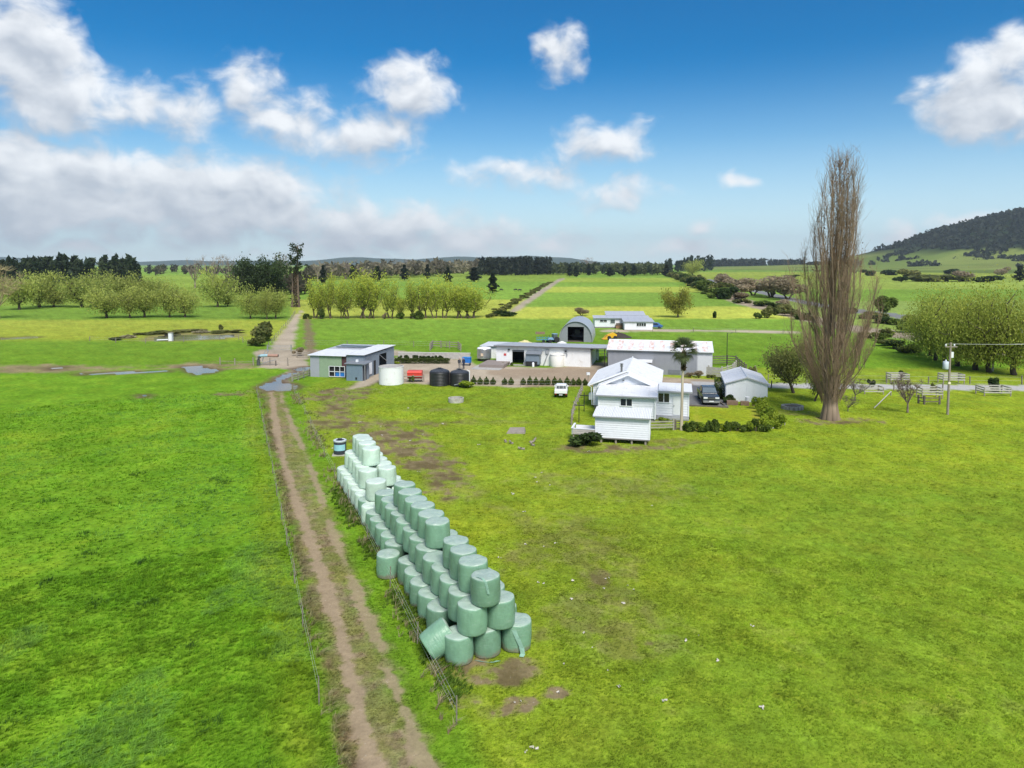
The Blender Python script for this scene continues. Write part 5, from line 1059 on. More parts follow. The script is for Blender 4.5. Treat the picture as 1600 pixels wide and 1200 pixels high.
plant('light', 'orchard_tree', 'olive leafy tree with leaning trunk right of the garage', 1240, 614, 88, 80, None, rot=.2); plant('light', 'orchard_tree', 'thin leafy tree just left of the poplar trunk', 1273, 627, 70, 50, None)
plant('lone', 'willow_tree', 'lone round willow in the far yellow field', 1059, 496, 46, 50, None)
plant('wil', 'willow_tree', 'bright willow at the far end of the scrub hedge', 1082, 432, 24, 36, None)
for i, (u, v, top, w_, tx) in enumerate(((305, 450, 399, 36, 'tall bare tree left of the three on the skyline'), (333, 448, 395, 40, 'tall bare tree in the middle of the skyline three'), (357, 448, 396, 32, 'tall bare tree right of the skyline three'), (443, 452, 391, 46, 'round brown bare tree behind the dark evergreens'), (497, 440, 404, 26, 'bare tree above the first row willows'), (540, 436, 404, 40, 'wide bare tree above the willow row'), (625, 432, 403, 30, 'bare tree on the skyline above the willow row'), (640, 432, 405, 24, 'thin bare tree on the skyline above the willow row'), (918, 428, 402, 30, 'bare tree on the far skyline'), (1335, 436, 400, 30, 'bare pale tree behind the poplar'))):
    plant('bare', 'bare_tree', tx, u, v, v - top, w_, 'bare trees on the skyline')
# dark single conifers along the far treeline
for i, (u, v, top, w_) in enumerate(sorted(((551, 438, 414, 14), (590, 440, 416, 20), (632, 438, 414, 17), (668, 436, 413, 13), (700, 442, 418, 16), (770, 458, 426, 20), (741, 440, 418, 26), (890, 432, 414, 12), (900, 433, 417, 13), (920, 431, 413, 10), (953, 432, 418, 18), (976, 432, 416, 12), (990, 431, 414, 12), (1041, 432, 414, 17), (462, 470, 430, 20), (505, 445, 415, 14), (1450, 418, 404, 16), (1253, 419, 407, 14), (1593, 440, 416, 22)))):
    plant('con', 'conifer_tree', f'dark conifer on the far treeline, {N2[i]} from the left', u, v, v - top, w_, 'dark conifers on the far treeline')
# the tall half-dead pine with ivy stem
t = at('old_pine', 'tall ragged pine with brown ivy-wrapped trunk by the lane', 'tree', 467, 480); m_ = mpp(480); Hh = 97 * m_
r_ = np.random.default_rng(5); segs = [(curve((0, 0, 0), (0, 0, Hh), .01, r_, 6), np.linspace(.55, .12, 6)), (curve((-2.5, 0, 0), (-2.2, 0, Hh * .55), .02, r_), np.linspace(.5, .3, 4))]
tips_ = []
for i in range(26): z = Hh * (.55 + .45 * i / 26); w = r_.uniform(0, 6.28); L = r_.uniform(1.0, 4.5) * (1.15 - .6 * (z / Hh)); e = (L * math.cos(w), L * math.sin(w), z + r_.uniform(-.2, .9)); segs.append((curve((0, 0, z), e, .06, r_, 3), (.09, .06, .03))); tips_.append(e)
link('trunk', branch_mesh('trunk', segs, (.14, .10, .08), r_, 6), t); tp = np.array(tips_); k_ = r_.integers(0, len(tp), 900); link('crown', leaf_mesh('crown', tp[k_] + r_.normal(size=(900, 3)) * .5, .4, DG0, DG1, r_, 0), t)
ps = r_.uniform(0, 1, 1600); w = r_.uniform(0, 6.28, 1600); link('ivy', leaf_mesh('ivy', np.stack([.9 * np.cos(w) * r_.uniform(.3, 1.1, 1600) - .9, .8 * np.sin(w), ps * Hh * .66], 1), .35, (.13, .09, .06), (.27, .21, .15), r_, .3), t)
# bare branches reaching in at the left edge
t = thing('bare_tree', 'pale bare branches reaching in at the photo left edge', 'tree', (*G(-2, 498), 0)); a_, b_ = bare_tree(321, 15, 19, (.42, .35, .20), 900); link('trunk', a_, t); link('twigs', b_, t)
t = at('bare_tree', 'small bare crooked tree left of the power pole', 'tree', 1418, 645); a_, b_ = bare_tree(331, 4.3, 3.9, (.22, .17, .15), 800); link('trunk', a_, t); link('twigs', b_, t)
for lb, u, v, s in (('bare grey shrub close against the poplar trunk on the right', 1336, 626, 3.0), ('small twiggy shrub in front of the bare grey shrub', 1325, 643, 1.9)):
    t = at('bare_shrub', lb, 'shrub', u, v); a_, b_ = bare_tree(int(s * 100), s, s * 1.3, (.16, .135, .115), 500); link('trunk', a_, t); link('twigs', b_, t)

# ------------------------------------------------------------------ the tall bare poplar
po = at('poplar_tree', 'tall bare columnar poplar with thick fluted trunk', 'tree', 1297, 655); r_ = np.random.default_rng(9); HP = 26.8
def pop_r(z): return np.interp(z, [0, 2.0, 3.6, 6.2, 10, 13.5, 17, 20, 23.5, 26.8], [.9, 1.5, 2.6, 3.9, 4.7, 4.9, 4.6, 3.5, 2.0, .6])
tk = []
for i in range(9): w = i * 2 * math.pi / 9; tk.append(([(.72 * math.cos(w), .6 * math.sin(w), -.1), (.50 * math.cos(w), .45 * math.sin(w), 1.2), (.42 * math.cos(w), .40 * math.sin(w), 2.4), (.8 * math.cos(w + .2), .7 * math.sin(w + .2), 4.6)], (.34, .28, .24, .10)))
limbs, twigs = [], []
for i in range(74):
    w = r_.uniform(0, 6.28); z1 = r_.uniform(6.5, 26.6) if i > 8 else 26.8 - i * .7; q = r_.uniform(.08, 1.0) ** .42; ax = .5 * (z1 / HP) ** 2
    z0 = r_.uniform(2.0, max(2.3, min(.62 * z1, z1 - 5))); c0_ = .55 * (1 - z0 / 26)
    e = np.array([pop_r(z1) * q * math.cos(w) + ax, pop_r(z1) * q * math.sin(w) * .9, z1]); b = np.array([c0_ * math.cos(w) + .5 * (z0 / HP) ** 2, c0_ * math.sin(w) * .9, z0])
    m1 = b + (e - b) * .33; m1[:2] = b[:2] + (e - b)[:2] * .50; m2 = b + (e - b) * .66; m2[:2] = b[:2] + (e - b)[:2] * .84
    m1[:2] += r_.normal(size=2) * .22; m2[:2] += r_.normal(size=2) * .28; p = [tuple(b), tuple(m1), tuple(m2), tuple(e)]; R0 = .018 + .0052 * (z1 - z0); limbs.append((p, (R0, R0 * .75, R0 * .45, .02)))
    for j in range(int(12 + (z1 - z0) * 2.6)):
        s_ = r_.uniform(.10, 1) ** .8; i0 = min(2, int(s_ * 3)); tt = s_ * 3 - i0; q0 = np.array(p[i0]) * (1 - tt) + np.array(p[i0 + 1]) * tt
        L = r_.uniform(.8, 2.8); o = r_.normal(size=2) * .20 * L; out = q0[:2] / (np.linalg.norm(q0[:2]) + .4) * .10 * L; e2 = q0 + np.array([o[0] + out[0], o[1] + out[1], L]); e2[2] = min(e2[2], HP + .3)
        pp_ = curve(q0, e2, .04, r_, 4); twigs.append((pp_, (.016, .013, .009, .006)))
        for k in range(4): qq = np.array(pp_[r_.integers(0, 4)]); L2 = r_.uniform(.3, 1.1); e3 = qq + np.array([r_.normal(0, .42) * L2, r_.normal(0, .42) * L2, L2]); twigs.append(([tuple(qq), tuple((qq + e3) / 2 + r_.normal(size=3) * .03), tuple(e3)], (.009, .007, .005)))
for i in range(1300):        # whiskers of the lower skirt
    w = r_.uniform(0, 6.28); z = r_.uniform(1.5, 8); q0 = np.array([.6 * pop_r(z) * math.cos(w), .6 * pop_r(z) * math.sin(w), z]); L = r_.uniform(.8, 2.4); e2 = q0 + np.array([math.cos(w) * .22 * L + r_.normal(0, .1), math.sin(w) * .22 * L + r_.normal(0, .1), L * .95]); twigs.append((curve(q0, e2, .05, r_, 3), (.012, .009, .005)))
link('trunk', branch_mesh('trunk', tk, (.22, .165, .125), r_, 9), po); link('limbs', branch_mesh('limbs', limbs, (.23, .175, .13), r_, 5), po); link('twigs', branch_mesh('twigs', twigs, (.29, .205, .14), r_, 3), po)
Pb = r_.normal(size=(900, 3)) * np.array([.42, .38, 1]); Pb[:, 2] = r_.uniform(15, 26.4, 900); Pb[:, :2] = np.clip(Pb[:, :2], -.7, .7) * (pop_r(Pb[:, 2]) * .7)[:, None]; Pb[:, 0] += .25; link('buds', leaf_mesh('buds', Pb, .09, (.16, .085, .05), (.28, .16, .09), r_), po)

# ------------------------------------------------------------------ the palm
pa = at('palm_tree', 'slim tall fan palm in front of the house', 'palm', 1064.5, 672); r_ = np.random.default_rng(4); HPm = 7.6
link('trunk', branch_mesh('trunk', [([(0, 0, -.05), (.02, 0, 2.5), (.05, 0, 5), (.12, 0, HPm)], (.17, .13, .12, .12))], (.36, .31, .25), r_, 10), pa)
wv_ = r_.uniform(0, 6.28, 380); zz = r_.uniform(HPm - 1.7, HPm - .1, 380); link('fibre', leaf_mesh('fibre', np.stack([.12 + .13 * np.cos(wv_), .13 * np.sin(wv_), zz], 1), .22, (.10, .075, .045), (.24, .18, .11), r_, .8), pa)
def frond(seed):
    r = np.random.default_rng(seed); V = []; T = []; col_ = []
    for i in range(17):
        a = math.radians(-105 + 210 * i / 16); n = len(V); L = .75 * (1 - .15 * abs(i - 8) / 8); d = np.array([math.cos(a), math.sin(a), 0]); s = np.array([-d[1], d[0], 0]) * .035; b = np.array([.75, 0, 0]); tip = b + d * L - np.array([0, 0, .22 * r.uniform(.4, 1.4)])
        V += [b - s * .5, b + s * .5, b + d * L * .6 + s + np.array([0, 0, .03]), tip, b + d * L * .6 - s + np.array([0, 0, .03])]; T += [(n, n + 1, n + 2), (n, n + 2, n + 4), (n + 4, n + 2, n + 3)]; col_ += [r.uniform(.7, 1.3)] * 5
    n = len(V); V += [np.array([0, .02, 0]), np.array([0, -.02, 0]), np.array([.78, -.02, .0]), np.array([.78, .02, .0])]; T += [(n, n + 1, n + 2), (n, n + 2, n + 3)]; col_ += [1.0] * 4
    return mesh_np('frond', np.array(V), T=np.array(T), mat=LEAF, col=np.array(col_)[:, None] * np.array([.105, .135, .055]))
FR = [frond(i) for i in range(4)]
for i in range(30): el_ = r_.uniform(-.9, 1.3); link('frond', FR[i % 4], pa, (.12, 0, HPm + .05), (0, -el_, i * 2.4), (1.1, 1.1, 1.1))

# ------------------------------------------------------------------ hedges and shrubs
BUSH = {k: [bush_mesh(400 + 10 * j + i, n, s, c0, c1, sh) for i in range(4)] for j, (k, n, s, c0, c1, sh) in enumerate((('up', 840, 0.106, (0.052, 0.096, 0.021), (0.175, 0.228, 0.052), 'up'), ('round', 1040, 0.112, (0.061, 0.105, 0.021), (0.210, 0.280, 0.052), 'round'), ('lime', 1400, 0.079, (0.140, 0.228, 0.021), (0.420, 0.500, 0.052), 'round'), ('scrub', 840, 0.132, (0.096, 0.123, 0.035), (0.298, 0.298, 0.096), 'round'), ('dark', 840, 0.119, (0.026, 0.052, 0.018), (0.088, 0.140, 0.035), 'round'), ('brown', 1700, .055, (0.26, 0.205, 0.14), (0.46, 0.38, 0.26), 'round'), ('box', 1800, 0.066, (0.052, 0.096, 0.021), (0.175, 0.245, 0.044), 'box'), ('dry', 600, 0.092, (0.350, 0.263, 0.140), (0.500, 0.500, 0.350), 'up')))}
STEM = [stem_mesh(i) for i in range(3)]
def shrub(kind, name, label, x, y, w, h, group=None, d=None, rot=None):
    t = thing(name, label, 'hedge' if 'hedge' in name else 'shrub', (x, y, 0), rnd.uniform(0, 6.28) if rot is None else rot, group); t.scale = (w, d or w, h); link('foliage', BUSH[kind][rnd.randrange(4)], t); link('stem', STEM[rnd.randrange(3)], t); return t
def shrub_px(kind, name, label, u, v, wpx, hpx, group=None, d=None): x, y = G(u, v); m_ = mpp(v); return shrub(kind, name, label, x, y, wpx * m_ * 1.15, hpx * m_ * 1.05, group, d and d * m_)
for i, u in enumerate((740, 750, 760, 770.5, 788.5, 798.5, 817.5, 828, 837.5, 847, 856, 866.5, 875, 886, 895.5, 904.5, 914)): shrub_px('up', 'hedge_plant', f'young dark green hedge bush, {N2[i]} from the black tanks in the yard row', u, 600.5 + (u - 740) * .008, 9.5, 11 + rnd.uniform(-1.5, 2), 'young hedge bushes along the yard')
for i, u in enumerate((625.5, 635, 646, 652, 658, 666, 674, 682, 690)): shrub_px('dark', 'clipped_bush', f'clipped dark bush against the concrete wall, {N2[i]} from the workshop', u, 563, 7.5, 7.5, 'clipped bushes by the concrete wall')
hx0, hy0 = G(616, 568); hx1, hy1 = G(702, 568)
t = thing('hedge', 'long low trimmed hedge below the clipped bushes', 'hedge', ((hx0 + hx1) / 2, hy0, 0), 0); t.scale = (hx1 - hx0, 1.0, .85)
link('foliage', leaf_mesh('foliage', (lambda r, n: np.stack([r.uniform(-.5, .5, n), r.uniform(-.55, .55, n), r.uniform(0, 1, n) ** .6], 1))(np.random.default_rng(1), 2200), .05, (.035, .06, .012), (.12, .16, .03), np.random.default_rng(2)), t)
# garden hedges: a row along the front, a thick lime one down the right
fr_ = ((1080, 17), (1088, 18), (1098, 12), (1107, 20), (1117, 22), (1130, 13), (1140, 20), (1152, 15), (1162, 13), (1172, 17), (1181, 22), (1192, 14), (1072, 15))
for i, (u, hh) in enumerate(fr_): shrub_px('lime' if i % 4 == 1 else 'round', 'hedge_shrub', f'green shrub in the front garden row, {N2[sorted(q[0] for q in fr_).index(u)]} from the palm', u, 674, 13, hh * .95, 'front garden hedge shrubs')
for i, (u, v, w_, hh) in enumerate(((1188, 640, 15, 22), (1192, 646, 18, 22), (1197, 652, 20, 22), (1202, 659, 22, 22), (1207, 666, 24, 24), (1217, 670, 22, 24), (1198, 672, 20, 24))): shrub_px('lime', 'hedge_shrub', f'bright lime hedge shrub, {N2[i]} from the garage in the right garden hedge', u, v, w_, hh, 'lime garden hedge beside the lawn')
t = at('clipped_hedge', 'boxy clipped hedge along the garage side of the driveway', 'hedge', 1127, 621, RB); t.scale = (1.0, 7.0, 1.5); link('foliage', BUSH['box'][0], t, (0, .35, 0)); link('stem', STEM[0], t)
for u, v, w_, hh, k, lb in ((1136, 629, 12, 12, 'dark', 'dark shrub at the garage front left corner'), (1144, 629, 9, 10, 'scrub', 'grey-green shrub in the first garage planter'), (911, 696, 36, 20, 'dark', 'dark glossy shrub under the cabin deck'), (727, 606, 22, 12, 'lime', 'sprawling green bush against the black water tank'), (1035, 660, 16, 9, 'lime', 'bright low shrub below the house wing'), (1072, 655, 8, 7, 'round', 'small shrub at the house wing corner'), (616, 571, 15, 7, 'lime', 'round green bush beside the workshop doorway'), (1079, 590, 12, 10, 'brown', 'brown shrub below the stock race, left one'), (1092, 590, 15, 10, 'brown', 'brown shrub below the stock race, right one'), (1113, 591, 9, 8, 'scrub', 'small shrub at the end of the stock race'), (412, 531, 34, 29, 'scrub', 'large grey flowering shrub beside the gravel lane'), (400, 540, 24, 15, 'scrub', 'smaller grey shrub beside the gravel lane'), (468, 556, 14, 12, 'brown', 'dark brown shrub by the lane gate'), (1376, 493, 26, 30, 'round', 'big round dark bush beside the highway'), (1116, 497, 8, 11, 'dark', 'small upright bush in the yellow field'), (1182, 498, 12, 11, 'round', 'low bush in the yellow field right of the upright one'), (1200, 497, 17, 20, 'scrub', 'bushy young tree in the yellow field'), (909, 494, 18, 12, 'brown', 'brown thorn bush behind the round-roof barn'), (345, 516, 8, 9, 'scrub', 'upright shrub behind the pond'), (1408, 441, 16, 10, 'dark', 'dark bush standing alone in the right-hand field'), (792, 494, 24, 8, 'dark', 'dark bush at the foot of the straight path'), (1557, 612, 14, 20, 'dark', 'dark young shrub inside the wide tree guard'), (1406, 594, 7, 14, 'dark', 'young plant in the guard behind the bare tree'), (1456, 614, 8, 16, 'scrub', 'young plant in the guard left of the power pole'), (1362, 606, 9, 14, 'dark', 'young plant in the guard right of the poplar'), (1172, 590, 8, 16, 'scrub', 'young tree beside the stock yard rails'), (645, 597, 6, 12, 'round', 'small shrub between feed bin and black tank')):
    shrub_px(k, 'shrub', lb, u, v, w_, hh)
for i, u in enumerate((781, 787, 792, 799)): shrub_px('round', 'shrub', f'small round shrub before the milking shed wall, {N2[i]} from the vat', u, 571, 6.5, 5, 'small shrubs by the milking shed')
# scrub along the railway strip, beside the straight path and by the highway
sl = along(GP((1044, 429), (1068, 437), (1100, 449), (1128, 462), (1150, 472)), 10.0, .3)
for i, (x, y) in enumerate(sl[:75]): shrub(rnd.choice(['scrub', 'dark', 'round', 'scrub']), 'scrub_bush', f'scrub bush, {ordn(i)} from the far end of the hedge along the railway strip', x - rnd.uniform(0, 5), y, rnd.uniform(7, 11), rnd.uniform(4, 7.5), 'scrub hedge along the railway strip')
for i, (u, v, w_, hh) in enumerate(sorted(((1150, 455, 50, 26), (1178, 462, 46, 24), (1205, 465, 60, 30), (1232, 468, 44, 28), (1132, 448, 36, 20), (1160, 468, 34, 14), (1222, 478, 30, 12)))): shrub_px('brown', 'thicket', f'brown leafless thicket beside the railway strip, {N2[i]} from the left', u, v, w_, hh, 'brown thickets beside the railway')
gs = ((1190, 478, 24, 10), (1210, 484, 28, 12), (1228, 490, 30, 12), (1240, 494, 26, 10), (1356, 498, 30, 12), (1380, 505, 34, 12), (1402, 508, 26, 11), (1350, 528, 20, 9), (1372, 532, 22, 12), (1392, 540, 26, 11), (1408, 545, 26, 12), (1428, 551, 28, 14), (1390, 524, 14, 12), (1165, 474, 20, 8), (1255, 500, 26, 12), (1436, 520, 40, 22), (1424, 512, 30, 20), (1335, 490, 16, 8))
for i, (u, v, w_, hh) in enumerate(sorted(gs)): shrub_px(('scrub', 'round', 'dark', 'scrub')[i % 4], 'gorse_bush', f'low gorse bush on the railway bank, {N2[i]} from the left', u, v, w_, hh, 'gorse on the railway bank')
pl_ = along(GP((768, 496), (800, 476), (830, 458), (860, 441)), 7.5, .3)
for i, (x, y) in enumerate(pl_[:70]): shrub('scrub', 'weed_bush', f'rough weed bush beside the straight path, {ordn(i)} from its near end', x, y, rnd.uniform(2.2, 4), rnd.uniform(.8, 1.6), 'weeds beside the straight path')
for i, (u, w_, hh) in enumerate(((480, 10, 9), (500, 11, 15), (600, 7, 11), (628, 12, 12), (648, 10, 9), (656, 17, 14))): shrub_px('round' if i != 2 else 'brown', 'undergrowth_bush', f'dark undergrowth bush at the foot of the willow row, {N2[i]} from the lane', u, 498.5, w_, hh, 'undergrowth below the willow row')
for i, (u, v, w_, hh, k) in enumerate(sorted(((1480, 440, 60, 16, 'scrub'), (1505, 440, 40, 20, 'brown'), (1540, 441, 30, 10, 'dark'), (1470, 437, 34, 10, 'scrub'), (1490, 428, 26, 8, 'dark'), (1426, 436, 24, 14, 'scrub'), (1240, 434, 20, 5, 'dark'), (1565, 430, 18, 14, 'brown'), (1385, 430, 22, 8, 'dark'), (1356, 431, 20, 10, 'dark')))): shrub_px(k, 'field_bush', f'bush clump in the right-hand fields below the hill, {N2[i]} from the left', u, v, w_, hh, 'bush clumps below the hill')
# pond bank rushes
for i, (u, v, w_, hh, k) in enumerate(((200, 528, 26, 5.0, 'dry'), (225, 523, 26, 5.0, 'scrub'), (252, 520, 30, 4.4, 'scrub'), (285, 519, 34, 3.9, 'scrub'), (315, 520, 30, 3.9, 'dry'), (345, 520, 30, 4.4, 'scrub'), (180, 531, 18, 5.0, 'scrub'), (362, 519, 18, 3.3, 'scrub'), (305, 517, 30, 3.3, 'scrub'))): shrub_px(k, 'rush_clump', f'rough rush clump on the pond bank, {N2[i]} from the left', u, v, w_, hh, 'rushes on the pond bank')

# ------------------------------------------------------------------ far woods that read as one mass
def wood(name, label, px, n, hpx, depth_rows, c0, c1, seed, conif=True, lv=34):
    r = np.random.default_rng(seed); Ps, cs, sz = [], [], []
    us = np.array([p[0] for p in px]); vs = np.array([p[1] for p in px])
    for i in range(n):
        u = r.uniform(us[0], us[-1]); v = np.interp(u, us, vs) - r.uniform(0, depth_rows); x, y = G(u, v); H = hpx * mpp(v) * r.uniform(.75, 1.1) * (1 + .0 * u)
        if conif: P = conifer_pts(r, H, H * .22, lv)
        else: d = r.normal(size=(lv, 3)); d /= np.linalg.norm(d, axis=1)[:, None]; P = d * np.array([.34, .34, .38]) * H * r.uniform(.7, 1, (lv, 1)) + np.array([0, 0, H * .55])
        Ps.append(P + np.array([x, y, 0])); t_ = r.uniform(0, 1); cs.append(np.full(lv, t_)); sz.append(np.full(lv, H * (.13 if conif else .17)))
    P = np.concatenate(Ps); V, Q = leaf_quads(P, np.concatenate(sz), r, .25, 0, 2.2); t_ = np.clip(np.concatenate(cs) + r.normal(0, .15, len(P)), 0, 1)[:, None]
    return tag(link(name, mesh_np(name, V, Q=Q, mat=LEAF, col=np.repeat(np.array(c0) * (1 - t_) + np.array(c1) * t_, 4, 0))), label, 'woodland', None, 'stuff')
wood('pine_wood', 'dark pine wood on the skyline at the left', [(-60, 447), (225, 446)], 120, 38, 6, DG0, (.05, .07, .03), 1, True, 60)
wood('pine_plantation', 'straight-edged dark pine plantation in the middle distance', [(748, 431), (860, 430)], 190, 24, 3, (.016, .026, .016), (.045, .058, .032), 2)
wood('mixed_wood', 'brown and green mixed wood along the skyline', [(480, 440), (560, 436), (640, 434), (750, 431)], 170, 24, 5, (.13, .115, .08), (.34, .30, .20), 3, False)
wood('far_treeline', 'far treeline closing the central field', [(862, 430), (900, 430), (1040, 431)], 170, 18, 3, (.03, .05, .025), (.17, .20, .08), 4, False)
wood('far_pines', 'dark pines at the end of the scrub hedge', [(1040, 428), (1075, 425), (1112, 424)], 60, 20, 3, DG0, (.04, .055, .03), 5)
wood('distant_bush', 'distant dark bush line left of the poplar', [(1108, 419), (1180, 418.5), (1250, 419)], 130, 14, 1.0, (.018, .03, .02), (.06, .075, .04), 6, False)
wood('roadside_trees', 'dark clump of trees below the hill slope', [(1352, 421), (1400, 420), (1470, 419)], 50, 13, 1.5, (.015, .025, .014), (.06, .075, .035), 7, False)
wood('distant_trees', 'thin distant trees between pines and bare trees', [(225, 432), (300, 431), (420, 436)], 60, 14, 6, (.05, .055, .04), (.14, .13, .08), 8, False)
wood('lane_wood', 'dark undergrowth behind the evergreens', [(360, 462), (480, 462)], 60, 30, 8, (.05, .05, .03), (.16, .13, .09), 9, False)
# bush on the hill
r_ = np.random.default_rng(31); X = r_.uniform(1000, 3400, 26000); Y = r_.uniform(1300, 2600, 26000); Z = hill_h(X, Y); cc = hill_c(X, Y, Z)
ok_ = (cc[:, 1] < .06) | ((fbm(X, Y, .01, 3, 9.) > .66) & (Z > 6)); X, Y, Z = X[ok_], Y[ok_], Z[ok_]; s_ = r_.uniform(5, 13, len(X))
P = np.stack([X, Y, Z + s_ * .35], 1); P = np.repeat(P, 4, 0) + r_.normal(size=(len(P) * 4, 3)) * np.repeat(s_, 4)[:, None] * .35; V, Q = leaf_quads(P, np.repeat(s_, 4) * .8, r_, 0, 0, 1.3); t_ = np.repeat(r_.uniform(0, 1, len(X)), 4)[:, None]
tag(link('hill_bush', mesh_np('hill_bush', V, Q=Q, mat=LEAF, col=np.repeat(np.array([.014, .025, .014]) * (1 - t_) + np.array([.05, .062, .032]) * t_, 4, 0))), 'dark native bush covering the hill', 'bush', None, 'stuff')

# ------------------------------------------------------------------ vehicles
def wheel(par, x, y, r=.38, w=.24):
    t_ = MB().lathe([(r * .62, -w / 2), (r * .95, -w / 2), (r, -w * .3), (r, w * .3), (r * .95, w / 2), (r * .62, w / 2)], 20).build('wheel', RUBBER, par, True, (x, y, r), (0, math.pi / 2, 0), 40)
    MB().lathe([(.001, -w * .4), (r * .6, -w * .45), (r * .62, w * .45), (.001, w * .4)], 16).build('rim', mat('alloy', (.35, .35, .36), .35, metal=.7), t_, True)
def ute(label, u, v, rot, paint, tray=False, dark=True):
    t = at('pickup_truck', label, 'pickup', u, v, rot)
    W2 = .92
    def loft(prof, w0, w1, name, mt):       # side profile (y,z) with a narrower upper half
        m = MB(); k = len(prof); zmin = min(z for _, z in prof); zmax = max(z for _, z in prof)
        def ww(z): return w0 + (w1 - w0) * (z - zmin) / (zmax - zmin)
        n = 0; m.v = [(-ww(z), y, z) for y, z in prof] + [(ww(z), y, z) for y, z in prof]
        m.f = [tuple(range(k))[::-1], tuple(range(k, 2 * k))] + [(i, (i + 1) % k, k + (i + 1) % k, k + i) for i in range(k)]
        o = m.build(name, mt, t); bv = o.modifiers.new('edge', 'BEVEL'); bv.width = .05; bv.segments = 2; bv.limit_method = 'ANGLE'; return o
    loft([(.05, .38), (.0, .55), (.02, .95), (.2, 1.08), (1.45, 1.16), (3.6, 1.16), (3.6, .38)], W2, W2 - .04, 'body', paint)
    loft([(1.3, 1.14), (2.05, 1.74), (2.3, 1.80), (3.3, 1.80), (3.58, 1.70), (3.62, 1.14)], W2 - .06, W2 - .20, 'cab', paint)
    MB().quad((-.80, 1.36, 1.22), (.80, 1.36, 1.22), (.70, 1.98, 1.71), (-.70, 1.98, 1.71)).build('windscreen', mat('windscreen', (.13, .16, .18), .06, .1, spec=.9), t)
    o = t.children[-1]; o.location = (0, -.035, .03)
    for s in (-1, 1):
        MB().quad((s * .895, 1.75, 1.20), (s * .895, 3.45, 1.20), (s * .755, 3.35, 1.68), (s * .775, 2.15, 1.68)).build('side_window', GLASS, t)
        MB().box(s * .93 - .09, s * .93 + .09 + .05 * s, 1.55, 1.68, 1.15, 1.36).build('mirror', BLACK if dark else paint, t)
        MB().box(s * .62 - .24, s * .62 + .24, -.04, .03, .80, .97).build('headlight', mat('lamp_glass', (.7, .72, .74), .15), t)
        for y in (.85, 4.2): wheel(t, s * .82, y)
        MB().tube([(s * .93, .45, .4), (s * .94, .5, .75), (s * .94, .85, .9), (s * .94, 1.2, .75), (s * .93, 1.25, .4)], .05, 5).build('wheel_arch', BLACK, t)
    MB().quad((-.7, 3.66, 1.22), (.7, 3.66, 1.22), (.66, 3.63, 1.62), (-.66, 3.63, 1.62)).build('rear_window', GLASS, t)
    MB().box(-.42, .42, -.05, .02, .60, .96).build('grille', BLACK, t); MB().box(-.9, .9, -.10, .05, .36, .58).build('bumper', mat('bumper_grey', (.30, .31, .32), .45, metal=.3) if dark else paint, t); MB().box(-.26, .26, -.115, -.1, .47, .58).build('number_plate', WHITE, t); MB().box(-.42, .42, -.055, -.048, .80, .84).build('grille_bar', mat('alloy', (0, 0, 0)), t)
    if not tray:
        MB().box(-.9, -.82, 3.62, 5.25, .45, 1.16).box(.82, .9, 3.62, 5.25, .45, 1.16).box(-.9, .9, 5.17, 5.25, .45, 1.16).box(-.82, .82, 3.62, 5.17, .45, .62).build('tray', paint, t); MB().box(-.78, .78, 3.66, 5.15, 1.10, 1.15).build('tray_cover', BLACK, t)
    else:
        MB().box(-.93, .93, 3.68, 5.3, .78, .9).build('deck', paint, t); MB().box(-.93, -.88, 3.7, 5.3, .9, 1.18).box(.88, .93, 3.7, 5.3, .9, 1.18).box(-.93, .93, 5.26, 5.3, .9, 1.18).build('tray_side', paint, t)
        for x in (-.9, -.3, .3, .9): MB().tube([(x, 3.72, .9), (x, 3.72, 1.85)], .025, 6).build('rack_bar', paint, t)
        MB().tube([(-.9, 3.72, 1.85), (.9, 3.72, 1.85)], .03, 6).tube([(-.9, 5.25, 1.15), (-.85, 5.2, 1.75), (.85, 5.2, 1.75), (.9, 5.25, 1.15)], .025, 6).build('rack_top', paint, t)
        for s in (-1, 1): MB().box(s * .75 - .1, s * .75 + .1, 5.3, 5.34, .62, .74).build('tail_light', mat('tail_red', (.4, .02, .02), .3), t)
        MB().box(-.25, .25, 5.31, 5.34, .5, .62).build('rear_plate', WHITE, t)
    return t
ute('dark blue-grey double-cab pickup parked on the driveway', 1111.5, 634, RB + .10, mat('dark_paint', (.035, .05, .07), .25, .05, spec=.7), False, True)
x_, y_ = G(878, 625); o = ute('white flat-deck pickup with tray rack parked on the grass', 878, 612, math.pi - .1, mat('white_car_paint', (.78, .79, .80), .3, .03), True, False); o.scale = (.82, .85, .78)
t = at('blue_car', 'small blue car parked beside the far white house', 'car', 1023, 513, -.4); o = MB().prism([(-1.9, .35), (1.9, .35), (1.95, .75), (1.3, .9), (.8, 1.4), (-1.0, 1.42), (-1.7, .95), (-1.95, .8)], -.8, .8).build('body', mat('blue_car_paint', (.05, .13, .35), .3), t); MB().prism([(-1.35, .95), (1.05, .95), (.72, 1.32), (-.9, 1.34)], -.82, .82).build('glass', GLASS, t)
for x in (-1.2, 1.2):
    for y in (-.75, .75): MB().lathe([(.3, -.1), (.3, .1)], 14).build('wheel', RUBBER, t, loc=(x, y, .3), rot=(math.pi / 2, 0, 0))
